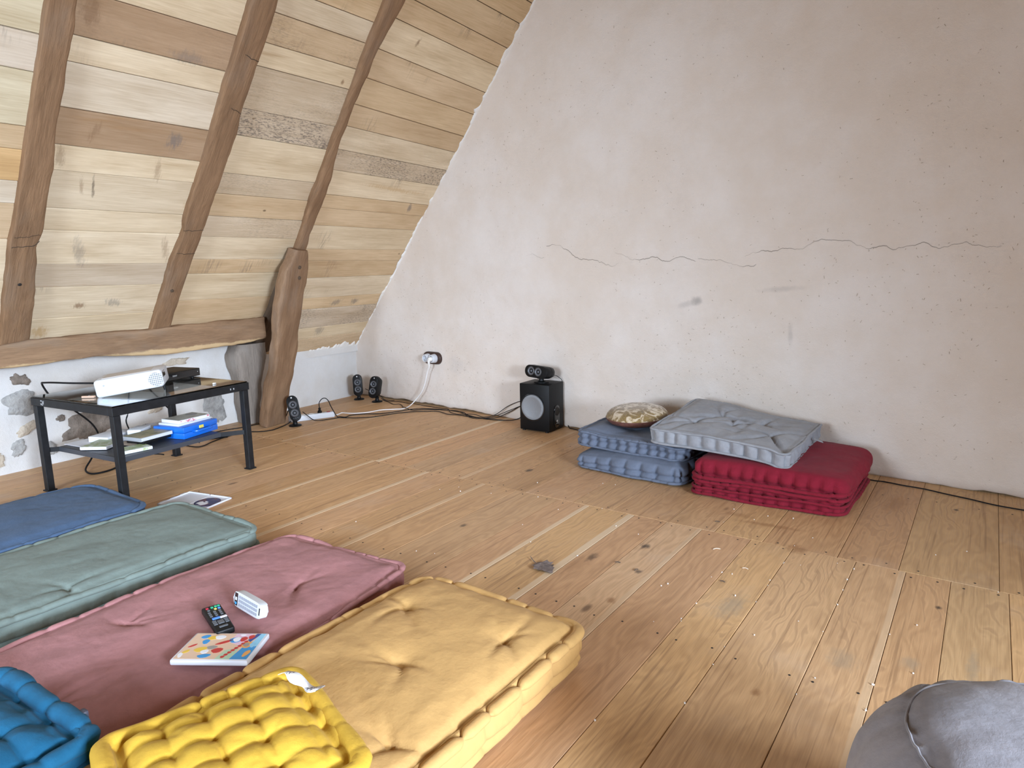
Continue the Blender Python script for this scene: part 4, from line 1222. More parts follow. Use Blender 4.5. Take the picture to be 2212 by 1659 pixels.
q = B(); q.box((0, 0, 0), (0.05, 0.022, 0.003), bev=0.001); gl_ = q.build('strap_loop', C_GREY, grey); gl_.location = (0.365, 0.10, 0.222); gl_.rotation_euler = (0.2, 0.35, 0.6)

# round pillow: patterned top, brown leather underside
def leaf_fabric():
    t = NT('cut_velvet_leaves')
    v = t.n('TexCoord').outputs['Object']
    w = t.n('VectorMath', {0: v, 1: t.n('VectorMath', {0: t.n('TexNoise', {'Vector': v, 'Scale': 16, 'Detail': 2}).outputs[1], 'Scale': 0.05}, operation='SCALE').outputs[0]}, operation='ADD').outputs[0]
    a = t.noise(w, 19, 4, 0.6, 1.4)
    c = t.ramp(a, [(0.40, (0.56, 0.47, 0.35)), (0.46, (0.42, 0.32, 0.19)), (0.50, (0.17, 0.105, 0.035)), (0.58, (0.26, 0.175, 0.06)), (0.64, (0.09, 0.055, 0.02)), (0.70, (0.52, 0.43, 0.32))])
    t.set(Base_Color=c, Roughness=0.85); t.b.inputs['Sheen Weight'].default_value = 0.3
    t.set(Normal=t.bump(a, 0.5, 0.004))
    return t.m
M_LEAF = leaf_fabric()
M_LEATHER = plain('brown_leather', (0.145, 0.058, 0.042), 0.42, noise=0.2, scale=60, bump=0.5)
rp = empty('round_pillow', (-1.555, 3.375, 0.222)); rp.rotation_euler = (0.05, -0.03, 0); tag(rp, 'round pillow with leaf-patterned top and brown leather base', 'cushion', GS)
def dome(R, z0, z1, e, n=64, m=16, wr=0.0, seed=1, up=True):
    V = []
    for j in range(m + 1):
        t = j / m
        rr = R * math.cos(t * math.pi / 2) ** e
        z = z0 + (z1 - z0) * math.sin(t * math.pi / 2)
        for i in range(n):
            a = 2 * math.pi * i / n
            k = 1 + wr * math.sin(a * 14) * (1 - t) + wr * 0.5 * math.sin(a * 23 + 1) * (1 - t)
            V.append((rr * k * math.cos(a), rr * k * math.sin(a), z))
    F = []
    for j in range(m):
        for i in range(n):
            l = (i + 1) % n
            f = (j * n + i, j * n + l, (j + 1) * n + l, (j + 1) * n + i)
            F.append(f if up else f[::-1])
    return np.array(V), np.array(F)
V, F = dome(0.170, 0.040, 0.098, 0.62); mesh_np('patterned_top', V, F, M_LEAF, True, rp)
V, F = dome(0.170, 0.040, -0.006, 0.55, wr=0.012, up=False); mesh_np('leather_base', V, F, M_LEATHER, True, rp)
tv, tf = tube_np([(0.1705 * math.cos(a), 0.1705 * math.sin(a), 0.040) for a in np.linspace(0, 2 * np.pi, 80, endpoint=False)], 0.003, 6, closed=True)
mesh_np('piping', tv, np.array(tf), M_LEATHER, True, rp)

# ------------------------------------------------------------------ hardware materials
M_BLACKMET = plain('black_painted_steel', (0.010, 0.0105, 0.012), 0.5, 0.0, 0.28, noise=0.25, scale=30)
M_CHIP = plain('chipped_steel', (0.55, 0.57, 0.6), 0.5, 0.4)
M_GLASS = NT('table_glass'); M_GLASS.set(Base_Color=(0.90, 0.97, 0.95, 1), Roughness=0.02, Transmission_Weight=1.0, IOR=1.5); M_GLASS = M_GLASS.m
M_BLACKPL = plain('black_plastic', (0.0055, 0.0058, 0.0065), 0.45, 0.0, 0.22)
M_BLACKGL = plain('gloss_black', (0.008, 0.008, 0.009), 0.12, coat=0.5)
M_CONE = plain('speaker_cone', (0.115, 0.125, 0.145), 0.35)
M_RING = plain('speaker_ring', (0.12, 0.12, 0.125), 0.35, 0.5, 0.3)
M_LOGO = plain('silver_mark', (0.62, 0.62, 0.62), 0.4, 0.3)
M_MESH = plain('silver_mesh', (0.24, 0.25, 0.265), 0.5, 0.35, noise=0.2, scale=900, bump=0.3)
M_WHITEPL = plain('white_plastic', (0.60, 0.62, 0.66), 0.4, 0.0, 0.35)
M_WHITEWARM = plain('ivory_plastic', (0.80, 0.79, 0.76), 0.3)
M_BROWNPL = plain('brown_wood_plate', (0.045, 0.022, 0.016), 0.45, noise=0.2, scale=40)
M_REDSW = plain('red_switch', (0.28, 0.012, 0.015), 0.3)
M_CABLE = plain('black_rubber', (0.007, 0.007, 0.008), 0.6, 0.0, 0.2)
M_WCABLE = plain('white_rubber', (0.80, 0.80, 0.80), 0.45)

# low metal and glass table -----------------------------------------------------
TT = empty('low_table', (-3.615, 1.7215, 0.0), math.radians(6.8)); tag(TT, 'low black steel table with a glass top and under-shelf', 'table')
TW, TL, TH = 0.69, 0.765, 0.492       # across x, along y, height
q = B()
for sx in (-1, 1): q.box((sx * (TW / 2 - 0.0175), 0, TH - 0.02), (0.035, TL, 0.04), bev=0.002, seg=1)
for sy in (-1, 1): q.box((0, sy * (TL / 2 - 0.0175), TH - 0.0195), (TW - 0.07, 0.035, 0.039), bev=0.002, seg=1)
fr = q.build('top_frame', M_BLACKMET, TT)
for (cx, cz, w) in ((-0.22, TH - 0.02, 0.030),):
    k = B()
    for i in range(9): k.box((cx + random.uniform(-.016, .016) - 0.02, -TL / 2 - 0.0003, cz + random.uniform(-.011, .011)), (random.uniform(.004, .014), 0.0012, random.uniform(.002, .006)), rz=0)
    k.build('paint_chips', M_CHIP, fr, smooth=False)
k = B()
for yy in (0.26, 0.28): k.box((TW / 2 + 0.0003, yy, TH - 0.02), (0.0012, 0.005, 0.009))
k.build('paint_chips', M_CHIP, fr, smooth=False)
q = B(); q.box((0, 0, TH + 0.0035), (TW - 0.012, TL - 0.012, 0.006), bev=0.001, seg=1); q.build('glass_top', M_GLASS, TT, smooth=False)
for sx in (-1, 1):
    for sy in (-1, 1):
        q = B(); q.box((sx * (TW / 2 - 0.022), sy * (TL / 2 - 0.022), (TH - 0.04) / 2 + 0.002), (0.034, 0.034, TH - 0.045), bev=0.002, seg=1)
        lg = q.build('leg', M_BLACKMET, TT)
        q = B(); q.box((sx * (TW / 2 - 0.022), sy * (TL / 2 - 0.022), 0.004), (0.048, 0.048, 0.007), bev=0.002, seg=1); q.build('foot_plate', M_BLACKMET, lg)
# shelf: shallow tray held by slanting arms
SH = 0.224
q = B(); q.box((-0.02, -0.03, SH), (0.52, 0.56, 0.004))
for sx in (-1, 1): q.box((-0.02 + sx * 0.26, -0.03, SH - 0.010), (0.006, 0.56, 0.024))
for sy in (-1, 1): q.box((-0.02, -0.03 + sy * 0.28, SH - 0.010), (0.52, 0.006, 0.024))
sh = q.build('shelf', plain('shelf_steel', (0.045, 0.05, 0.062), 0.45), TT, smooth=False)
for sx in (-1, 1):
    for sy in (-1, 1):
        p0 = Vector((-0.02 + sx * 0.255, -0.03 + sy * 0.275, SH - 0.010)); p1 = Vector((sx * (TW / 2 - 0.022), sy * (TL / 2 - 0.03), SH - 0.010))
        dv = p1 - p0
        q = B(); q.box((0, 0, 0), (dv.length + 0.01, 0.005, 0.024)); ar = q.build('shelf_arm', M_BLACKMET, TT, smooth=False)
        ar.location = (p0 + p1) / 2; ar.rotation_euler = (0, 0, math.atan2(dv.y, dv.x))

# projector ------------------------------------------------------------------------
ZT = TH + 0.0068
PJ = empty('projector', (-3.548, 1.645, ZT)); tag(PJ, 'white video projector propped up on the glass table', 'projector')
PJ.rotation_euler = (math.radians(7.0), 0, math.radians(-33.5))
q = B(); q.box((0, 0.0, 0.058), (0.235, 0.305, 0.088), bev=0.016, seg=4)
for v in q.bm.verts:
    if v.co.y > 0.12: v.co.z += (v.co.y - 0.12) * 0.10
q.build('body', M_WHITEPL, PJ)
q = B(); q.box((0.0, -0.01, 0.1025), (0.16, 0.22, 0.004), bev=0.0015, seg=1); q.build('lid', plain('warm_white_lid', (0.50, 0.47, 0.45), 0.4), PJ)
q = B()
for i in range(7):
    q.box((0.1178, 0.120, 0.030 + i * 0.0095), (0.0016, 0.066 - 0.004 * abs(i - 3), 0.0028))
for i in range(8):
    q.box((0.1180, 0.091 + i * 0.0085, 0.0585), (0.0016, 0.0022, 0.064 - 0.003 * abs(i - 3.5)))
q.build('vent_grille', plain('grille_grey', (0.62, 0.66, 0.72), 0.4), PJ, smooth=False)
q = B(); q.lathe([(0.034, 0), (0.034, 0.0006), (0, 0.0006)], 24, Matrix.Translation((0.1174, 0.120, 0.0585)) @ Matrix.Rotation(math.pi / 2, 4, 'Y'), cap=False)
q.build('vent_recess', plain('vent_dark', (0.16, 0.18, 0.21), 0.7), PJ)
q = B(); q.box((0.05, 0.151, 0.075), (0.09, 0.006, 0.03), bev=0.002, seg=1); q.build('lens_window', M_BLACKGL, PJ)
q = B(); q.box((0.1180, -0.115, 0.030), (0.0012, 0.024, 0.022), bev=0.0005, seg=1); q.build('sticker', plain('pale_blue_sticker', (0.52, 0.62, 0.70), 0.5), PJ)
q = B(); q.lathe([(0.0045, 0), (0.0045, 0.0012), (0.002, 0.0012), (0.002, 0.0004), (0, 0.0004)], 14, Matrix.Translation((0.1174, -0.11, 0.072)) @ Matrix.Rotation(math.pi / 2, 4, 'Y'), cap=False); q.build('ir_eye', plain('grey_eye', (0.35, 0.38, 0.42), 0.3), PJ)
q = B(); q.box((0.1176, 0.0, 0.0215), (0.0022, 0.26, 0.004)); q.build('seam_line', plain('seam_grey', (0.48, 0.52, 0.58), 0.5), PJ, smooth=False)
for (x, y, h) in ((0.085, -0.13, 0.016), (-0.085, -0.13, 0.016), (0.0, 0.135, 0.036)):
    q = B(); q.lathe([(0.008, 0.018), (0.007, 0.018 - h), (0.0, 0.018 - h)], 12, Matrix.Translation((x, y, 0)), cap=False); q.build('foot', M_BLACKPL, PJ)

# disc player -----------------------------------------------------------------------
DP = empty('disc_player', (-3.775, 1.905, ZT), math.atan2(0.96, -0.276) - math.pi / 2); tag(DP, 'flat black disc player behind the projector', 'disc player')
q = B(); q.box((-0.005, 0.0, 0.030), (0.20, 0.355, 0.044), bev=0.003, seg=2); q.build('case', M_BLACKPL, DP)
q = B(); q.box((0.0965, 0.0, 0.030), (0.004, 0.345, 0.036), bev=0.001, seg=1); q.build('fascia', M_BLACKGL, DP)
q = B(); q.box((0.0992, 0.155, 0.034), (0.0012, 0.004, 0.003)); q.build('indicator', plain('pale_mark', (0.6, 0.62, 0.66), 0.4), DP, smooth=False)
for sx in (-1, 1):
    for sy in (-1, 1):
        q = B(); q.lathe([(0.010, 0), (0.009, 0.009), (0, 0.009)], 12, Matrix.Translation((sx * 0.075 - 0.005, sy * 0.14, 0)), cap=False); q.build('foot', M_BLACKPL, DP)
def lettering(text, parent, size, loc, rot, mat, name='lettering'):
    cu = bpy.data.curves.new(name, 'FONT'); cu.body = text; cu.size = size; cu.extrude = 0.0002; cu.align_x = 'CENTER'; cu.align_y = 'CENTER'
    tmp = bpy.data.objects.new(name, cu); COL.objects.link(tmp)
    dg = bpy.context.evaluated_depsgraph_get()
    me = bpy.data.meshes.new_from_object(tmp.evaluated_get(dg)); bpy.data.objects.remove(tmp)
    me.materials.clear(); me.materials.append(mat)
    o = link(bpy.data.objects.new(name, me), parent); o.location = loc; o.rotation_euler = rot
    return o
lettering('SONY', DP, 0.012, (0.0988, -0.01, 0.032), (math.pi / 2, 0, math.pi / 2), M_LOGO)

# clothes peg and crumb on the glass ------------------------------------------------
M_PEG = plain('pine_peg', (0.55, 0.36, 0.26), 0.7)
CP = empty('clothes_peg', (-3.575, 1.432, ZT), math.radians(38)); tag(CP, 'small wooden clothes peg on the glass beside the projector', 'clothes peg')
for s_ in (-1, 1):
    q = B(); q.box((0, s_ * 0.004, 0.006), (0.062, 0.004, 0.009), bev=0.001, seg=1, rz=s_ * 0.06); q.build('jaw', M_PEG, CP)
q = B(); q.tube(spline([(0.004, -0.007, 0.011), (0.004, 0, 0.013), (0.004, 0.007, 0.011)], 0.003), 0.0012, 6); q.build('spring', M_CHIP, CP)
q = B(); q.box((0, 0, 0.004), (0.012, 0.02, 0.007), bev=0.002, seg=1); pk = q.build('white_scrap', plain('scrap_white', (0.75, 0.75, 0.74), 0.7)); pk.location = (-3.395, 1.985, ZT); pk.rotation_euler = (0, 0, 0.5)
tag(pk, 'tiny white scrap on the far right of the glass top', 'scrap')

# film cases on the shelf -------------------------------------------------------------
def cover_mat(name, a, b_, c, scale=18):
    t = NT(name)
    v = t.n('TexCoord').outputs['Object']
    f = t.noise(v, scale, 3, 0.6, 0.5)
    t.set(Base_Color=t.ramp(f, [(0.36, a), (0.46, b_), (0.54, b_), (0.64, c)]), Roughness=0.35)
    return t.m
M_CLEAR = plain('frosted_plastic', (0.62, 0.64, 0.68), 0.3)
M_GREYC = plain('grey_case', (0.30, 0.31, 0.33), 0.3)
M_PAPER = plain('white_paper', (0.72, 0.72, 0.76), 0.6)
ZS = SH + 0.0022
GD = 'film cases on the table shelf'
def film_case(loc, rz, label, shell, cover, spine=None, size=(0.190, 0.135, 0.014), tilt=0.0, name='film_case', cat='film case', group=GD):
    r_ = empty(name, loc, rot=(0, tilt, rz)); tag(r_, label, cat, group)
    L, Wd, T = size
    q = B(); q.box((0, 0, T / 2), (Wd, L, T), bev=min(0.003, T * 0.3), seg=2); q.build('shell', shell, r_)
    if cover is not None:
        q = B(); q.box((0, 0, T + 0.0002), (Wd - 0.006, L - 0.008, 0.0006)); q.build('cover_print', cover, r_, smooth=False)
    if spine is not None:
        q = B(); q.box((Wd / 2 + 0.0001, 0, T / 2), (0.0006, L - 0.008, T * 0.78)); q.build('spine_print', spine, r_, smooth=False)
    return r_
CVg = cover_mat('cover_meadow', (0.62, 0.64, 0.62), (0.30, 0.36, 0.15), (0.66, 0.66, 0.66)); CVb = cover_mat('cover_earth', (0.14, 0.08, 0.05), (0.34, 0.25, 0.18), (0.55, 0.47, 0.40)); CVf = cover_mat('cover_forest', (0.10, 0.12, 0.06), (0.30, 0.26, 0.14), (0.45, 0.36, 0.22))
CVs = cover_mat('cover_stone', (0.25, 0.22, 0.18), (0.38, 0.36, 0.31), (0.46, 0.45, 0.42)); CVl = cover_mat('cover_lilac', (0.5, 0.48, 0.55), (0.58, 0.55, 0.56), (0.42, 0.38, 0.35)); SPr = cover_mat('spine_pinks', (0.78, 0.77, 0.78), (0.80, 0.79, 0.80), (0.60, 0.06, 0.12), 40)
SPg = cover_mat('spine_green', (0.35, 0.42, 0.12), (0.6, 0.62, 0.6), (0.66, 0.66, 0.68), 30)
sheet = B(); sheet.box((0, 0, 0.0012), (0.20, 0.14, 0.002)); sh_ = sheet.build('booklet', M_PAPER, smooth=False); sh_.location = (-3.80, 1.497, ZS); sh_.rotation_euler = (0, 0, math.radians(8)); tag(sh_, 'thin pale booklet flat on the left end of the shelf', 'booklet')
film_case((-3.663, 1.514, ZS + 0.003), math.radians(35), 'white film case with green cover at the left end of the shelf', M_PAPER, CVg, M_PAPER, size=(0.190, 0.135, 0.016))
film_case((-3.795, 1.612, ZS + 0.0008), math.radians(22), 'slim white case lying behind the green-covered case', M_PAPER, None, None, size=(0.185, 0.125, 0.030))
film_case((-3.552, 1.620, ZS + 0.0008), math.radians(10), 'black film case with brown cover behind the foremost case', M_BLACKPL, CVb, M_BLACKPL, size=(0.16, 0.12, 0.014))
film_case((-3.428, 1.548, ZS + 0.0008), math.radians(-4), 'white film case with lime green spine at the front shelf edge', M_PAPER, CVg, SPg, size=(0.14, 0.10, 0.016))
film_case((-3.520, 1.672, ZS + 0.0156), math.radians(14), 'black film case peeking out beneath the grey one', M_BLACKPL, None, None, size=(0.17, 0.12, 0.014))
film_case((-3.530, 1.670, ZS + 0.0300), math.radians(12), 'grey film case with a forest picture on top of its pile', M_GREYC, CVf, M_CLEAR, size=(0.190, 0.140, 0.020))
film_case((-3.776, 1.819, ZS + 0.0008), math.radians(10), 'lilac film case behind the blue carry case', M_CLEAR, CVl, None, size=(0.19, 0.135, 0.03))
film_case((-3.683, 1.702, ZS + 0.0008), math.radians(40), 'empty clear case leaning behind the grey pile', M_CLEAR, None, None, size=(0.12, 0.07, 0.055))
# blue carry case
M_BLUEPL = plain('blue_plastic', (0.008, 0.135, 0.60), 0.3)
BC = empty('carry_case', (-3.552, 1.890, ZS), math.radians(17)); tag(BC, 'bright blue plastic carry case with handle on the shelf', 'case')
q = B(); q.box((0, 0, 0.0165), (0.205, 0.245, 0.032), bev=0.004, seg=2); q.build('lower_shell', M_BLUEPL, BC)
q = B(); q.box((0, 0, 0.0485), (0.205, 0.245, 0.030), bev=0.004, seg=2); q.build('upper_shell', M_BLUEPL, BC)
q = B(); q.tube(spline([(0.100, -0.055, 0.032), (0.122, -0.052, 0.032), (0.126, 0.0, 0.032), (0.122, 0.052, 0.032), (0.100, 0.055, 0.032)], 0.006), 0.0075, 10); q.build('handle', M_BLUEPL, BC)
q = B(); q.box((0.1045, 0.0, 0.046), (0.006, 0.030, 0.016), bev=0.0015, seg=1); q.build('latch', plain('yellow_latch', (0.75, 0.62, 0.10), 0.35), BC)
film_case((-3.560, 1.892, ZS + 0.0640), math.radians(12), 'clear case lying directly on the blue carry case', M_CLEAR, None, None, size=(0.215, 0.15, 0.012))
td = film_case((-3.553, 1.894, ZS + 0.0764), math.radians(9), 'film case with red dots on its white spine, topmost on the blue case', M_PAPER, CVs, SPr, size=(0.195, 0.14, 0.018))
q = B(); q.lathe([(0.030, 0), (0.030, 0.0006), (0, 0.0006)], 24, Matrix.Translation((-0.02, 0.05, 0.0186)), cap=False); q.build('disc_picture', plain('dark_disc', (0.16, 0.15, 0.15), 0.3), td)

# open film case with its disc on the floor
OC = empty('open_film_case', (-3.065, 1.635, 0.0), math.radians(13)); tag(OC, 'open translucent film case lying on the floor with a disc inside', 'film case')
M_TRANS = plain('milky_plastic', (0.66, 0.67, 0.73), 0.22)
for s_, nm in ((-1, 'lid_half'), (1, 'tray_half')):
    q = B(); q.box((s_ * 0.071, 0, 0.002), (0.134, 0.19, 0.003), bev=0.001, seg=1)
    for c, sz in (((s_ * 0.071, 0.0935, 0.005), (0.134, 0.003, 0.008)), ((s_ * 0.071, -0.0935, 0.005), (0.134, 0.003, 0.008)), ((s_ * 0.1365, 0, 0.005), (0.003, 0.19, 0.008))): q.box(c, sz)
    q.build(nm, M_TRANS, OC, smooth=False)
q = B(); q.box((0, 0, 0.0025), (0.013, 0.188, 0.004), bev=0.001, seg=1); q.build('hinge', M_TRANS, OC)
q = B()
for y in (-0.06, 0.0, 0.06):
    q = B(); q.box((-0.142, y, 0.006), (0.012, 0.028, 0.005), bev=0.001, seg=1); q.build('clip', M_TRANS, OC, smooth=False)
def disc_mat():
    t = NT('printed_disc')
    v = t.n('TexCoord').outputs['Object']
    f = t.noise(v, 24, 3, 0.6, 0.5)
    c = t.ramp(f, [(0.35, (0.012, 0.013, 0.07)), (0.52, (0.02, 0.02, 0.10)), (0.58, (0.18, 0.05, 0.02)), (0.66, (0.02, 0.02, 0.09))])
    g = t.noise(t.mapping(v, (1.0, 2.2, 1), (0.013, 0.02, 0)), 17, 2)
    dd = t.n('VectorMath', {0: t.n('VectorMath', {0: v, 1: (0.012, 0.022, 0)}, operation='ADD').outputs[0]}, operation='LENGTH').outputs['Value']
    k = t.math('MULTIPLY', t.maprange(dd, 0.026, 0.032, 1, 0), t.maprange(g, 0.40, 0.44))
    t.set(Base_Color=t.mix(k, c, (0.72, 0.72, 0.76)), Roughness=0.25)
    return t.m
q = B(); q.lathe([(0.0075, 0), (0.06, 0), (0.06, 0.0012), (0.0075, 0.0012), (0.0075, 0)], 48, cap=False); ds = q.build('disc', disc_mat()); ds.location = (-2.998, 1.660, 0.0046); ds.rotation_euler = (0, 0, 0.3)
tag(ds, 'dark blue printed disc lying in the open film case', 'disc')

# film case and remotes on the pink mattress
ZP = 0.118
FC = empty('film_case', (-1.555, 0.858, ZP), rot=(math.radians(-1.5), 0.0, math.radians(32.5))); tag(FC, 'film case with colourful cartoon cover on the pink mattress', 'film case')
q = B(); q.box((0, 0, 0.0075), (0.200, 0.136, 0.015), bev=0.004, seg=2); q.build('shell', plain('frosted_shell', (0.66, 0.68, 0.74), 0.25), FC)
pal = {'peach': (0.70, 0.50, 0.36), 'blue': (0.03, 0.28, 0.62), 'navy': (0.02, 0.06, 0.25), 'sky': (0.25, 0.55, 0.75), 'green': (0.42, 0.58, 0.42), 'red': (0.50, 0.03, 0.03), 'yellow': (0.75, 0.50, 0.06), 'white': (0.78, 0.80, 0.85), 'grey': (0.30, 0.28, 0.26), 'orange': (0.75, 0.36, 0.10), 'pink': (0.70, 0.50, 0.62)}
names = list(pal); pm = [plain('print_' + k, v, 0.3) for k, v in pal.items()]
q = B()
def flat(kind, pts, lvl):
    q.mi = names.index(kind); q.prism(pts, 0.0150 + 0.00012 * lvl, 0.0154 + 0.00012 * lvl)
def blob(kind, x, y, rx, ry, lvl, rot=0.0, n=12, seed=0):
    flat(kind, [(x + math.cos(rot) * rx * math.cos(a) * (1 + .15 * math.sin(3 * a + seed)) - math.sin(rot) * ry * math.sin(a), y + math.sin(rot) * rx * math.cos(a) * (1 + .15 * math.sin(3 * a + seed)) + math.cos(rot) * ry * math.sin(a)) for a in np.linspace(0, 2 * np.pi, n, endpoint=False)], lvl)
flat('peach', [(-0.094, -0.062), (0.094, -0.062), (0.094, 0.062), (-0.094, 0.062)], 0)
flat('green', [(0.012, -0.062), (0.06, -0.062), (0.05, -0.01), (0.02, -0.02)], 1)
flat('pink', [(0.012, 0.02), (0.05, 0.0), (0.06, 0.062), (0.015, 0.062)], 1)
flat('blue', [(0.05, -0.062), (0.094, -0.062), (0.094, 0.0), (0.06, -0.005)], 2)
flat('navy', [(0.058, 0.03), (0.07, 0.062), (0.082, 0.062), (0.068, 0.02)], 2)
flat('sky', [(0.072, 0.0), (0.094, 0.0), (0.094, 0.062), (0.08, 0.062)], 2)
for a in [('yellow', -0.04, 0.04, .014, .010, 3, .3), ('white', -0.022, 0.043, .014, .010, 4, 0), ('blue', -0.062, 0.045, .012, .009, 3, .5), ('blue', -0.05, 0.02, .009, .012, 3, .2), ('red', -0.075, -0.0, .012, .004, 3, .8), ('red', 0.0, 0.018, .022, .006, 3, .6), ('yellow', -0.045, -0.018, .016, .012, 3, .4),
          ('grey', -0.02, -0.008, .013, .009, 4, .1), ('white', -0.03, -0.028, .010, .009, 4, .3), ('blue', -0.022, -0.048, .016, .009, 4, .2), ('red', 0.0, -0.022, .014, .012, 4, .3), ('blue', 0.026, 0.03, .017, .014, 3, .2), ('white', 0.028, 0.032, .010, .012, 4, .3), ('red', 0.045, 0.034, .009, .012, 4, 0),
          ('yellow', -0.078, -0.028, .010, .006, 3, .9), ('orange', 0.064, 0.006, .014, .016, 4, .5), ('grey', 0.064, 0.006, .008, .010, 5, .5), ('orange', 0.082, -0.035, .007, .016, 4, -.2), ('white', -0.085, -0.045, .006, .012, 3, .3), ('white', 0.035, 0.055, .008, .004, 3, 0), ('sky', 0.08, 0.005, .006, .012, 5, .3),
          ('red', 0.062, 0.045, .008, .010, 4, 0)]:
    blob(*a)
for i in range(8): blob('red', 0.028 + i * 0.0042, -0.052 + i * 0.0105, .0052, .0050, 5, i)
q.build('cover_print', None, FC, smooth=False, mats=pm)

def remote_black():
    r_ = empty('remote_control', (-1.690, 0.932, 0.121), math.atan2(-0.045, 0.142)); tag(r_, 'black remote control with coloured keys on the pink mattress', 'remote control')
    q = B(); q.box((0, 0, 0.0095), (0.165, 0.047, 0.019), bev=0.005, seg=3)
    for v in q.bm.verts: v.co.y *= 1 + 0.10 * math.cos((v.co.x + 0.08) * 30)
    q.build('body', M_BLACKPL, r_)
    cols = {'g': plain('key_green', (0.03, 0.40, 0.22), .4), 'r': plain('key_red', (0.5, 0.02, 0.05), .4), 'y': plain('key_yellow', (0.7, 0.55, 0.15), .4), 'b': plain('key_blue', (0.08, 0.25, 0.75), .4), 'w': plain('key_white', (0.7, 0.7, 0.75), .4), 'k': plain('key_grey', (0.10, 0.11, 0.125), .4)}
    def key(c, x, y, sx=0.0085, sy=0.007):
        q = B(); q.box((x, y, 0.0198), (sx, sy, 0.0026), bev=0.0008, seg=1); q.build('key', cols[c], r_, smooth=False)
    key('r', -0.066, -0.013); key('g', -0.066, 0.000); key('g', -0.068, 0.010); key('g', -0.068, 0.018)
    key('y', -0.052, 0.006); key('b', -0.052, 0.016); key('k', -0.052, -0.012)
    for i in range(3):
        for j in range(3): key('k', -0.036 + i * 0.012, -0.014 + j * 0.014)
    key('b', 0.006, -0.006, 0.010, 0.020); key('w', 0.008, 0.013, 0.010, 0.018)
    for i in range(3):
        for j in (-0.015, 0.015): key('k', 0.022 + i * 0.010, j, 0.007, 0.010)
    key('k', 0.034, 0.0, 0.02, 0.016); key('k', 0.062, 0.0, 0.008, 0.022)
remote_black()
def remote_white():
    r_ = empty('remote_control', (-1.672, 1.018, 0.121), rot=(math.radians(78), 0, math.atan2(-0.012, 0.15))); tag(r_, 'white remote control standing on its edge on the pink mattress', 'remote control')
    pts = [(0.078 * math.copysign(abs(math.cos(t)) ** 0.35, math.cos(t)), 0.0225 + 0.0225 * math.copysign(abs(math.sin(t)) ** 0.5, math.sin(t))) for t in np.linspace(0, 2 * np.pi, 40, endpoint=False)]
    q = B(); q.prism(pts, -0.011, 0.011, bev=0.005, seg=3); q.build('body', M_WHITEPL, r_)
    q = B()
    for i in range(9):
        for j in range(3): q.box((-0.040 + i * 0.0115, 0.0105 + j * 0.0115, 0.0116), (0.0082, 0.0075, 0.0016))
    q.build('keypad', plain('pale_keys', (0.30, 0.32, 0.37), 0.4), r_, smooth=False)
    q = B(); q.box((-0.060, 0.0225, 0.0112), (0.016, 0.036, 0.001)); q.build('dark_panel', M_BLACKGL, r_, smooth=False)
    q = B(); q.box((-0.060, 0.011, 0.0118), (0.008, 0.007, 0.0012)); q.build('blue_key', plain('key_cyan', (0.05, 0.3, 0.6), .4), r_, smooth=False)
    q = B(); q.box((-0.060, 0.024, 0.0118), (0.008, 0.009, 0.0012)); q.build('white_key', M_WHITEPL, r_, smooth=False)
    q = B(); q.box((0.067, 0.0225, 0.0112), (0.004, 0.020, 0.001)); q.build('brand_strip', M_BLACKGL, r_, smooth=False)
remote_white()

# ------------------------------------------------------------------ loudspeakers
def stadium(w, h, n=10):
    r = w / 2
    p = []
    for a in np.linspace(0, math.pi, n): p.append((r * math.cos(a), h / 2 - r + r * math.sin(a) * 1.0))
    for a in np.linspace(math.pi, 2 * math.pi, n): p.append((r * math.cos(a), -h / 2 + r + r * math.sin(a)))
    return p
RX90 = Matrix.Rotation(math.pi / 2, 4, 'X')      # prism axis z -> -y (front)
def driver(parent, x, z, y, r):
    Mx = Matrix.Translation((x, y, z)) @ RX90
    q = B(); q.lathe([(r, -0.002), (r, 0.003), (r * .9, 0.0042), (r * .84, 0.003), (r * .84, -0.001)], 28, Mx, cap=False); ring = q.build('driver_ring', M_RING, parent)
    q = B(); q.lathe([(r * .85, 0.001), (r * .8, 0.003), (r * .62, 0.0008), (r * .45, -0.0015), (r * .32, -0.001), (r * .18, 0.002), (0, 0.003)], 28, Mx, cap=False); q.build('cone', M_CONE, ring)
def satellite(loc, rz, label, lean=(0, 0)):
    r_ = empty('satellite_speaker', loc, rz); tag(r_, label, 'speaker', 'small satellite speakers on the floor')
    q = B(); q.lathe([(0.044, 0), (0.045, 0.003), (0.040, 0.009), (0.018, 0.014), (0.015, 0.030), (0.018, 0.042), (0.0, 0.045)], 28, Matrix.Translation((0, 0.012, 0)), cap=True); q.build('stand', M_BLACKPL, r_)
    q = B(); q.prism(stadium(0.076, 0.186), 0.0, 0.046, RX90, 1.0, bev=0.004); q.prism(stadium(0.076, 0.186), 0.0, -0.045, RX90, 0.80, bev=0.004)
    c = q.build('cabinet', M_BLACKPL, r_); c.location = (0, 0.004, 0.128); c.rotation_euler = (math.radians(lean[0]), math.radians(lean[1]), 0)
    driver(c, 0, 0.026, -0.046, 0.028); driver(c, 0, -0.034, -0.046, 0.028)
    q = B(); q.lathe([(0.0055, 0), (0.0055, 0.0006), (0, 0.0006)], 10, Matrix.Translation((0, -0.0462, 0.076)) @ RX90, cap=False); q.build('badge', M_LOGO, c)
    return r_, c
s1, c1_ = satellite((-4.005, 2.925, 0), math.radians(52), 'black satellite speaker in front of the leaning post', (-14, -9))
q = B()
for i in range(3): q.box((-0.014 + i * 0.014, -0.0465, -0.072), (0.007, 0.001, 0.004))
q.build('jacks', M_CONE, c1_, smooth=False)
satellite((-4.365, 3.850, 0), math.radians(42), 'black satellite speaker in the room corner, upright', (-4, -2))
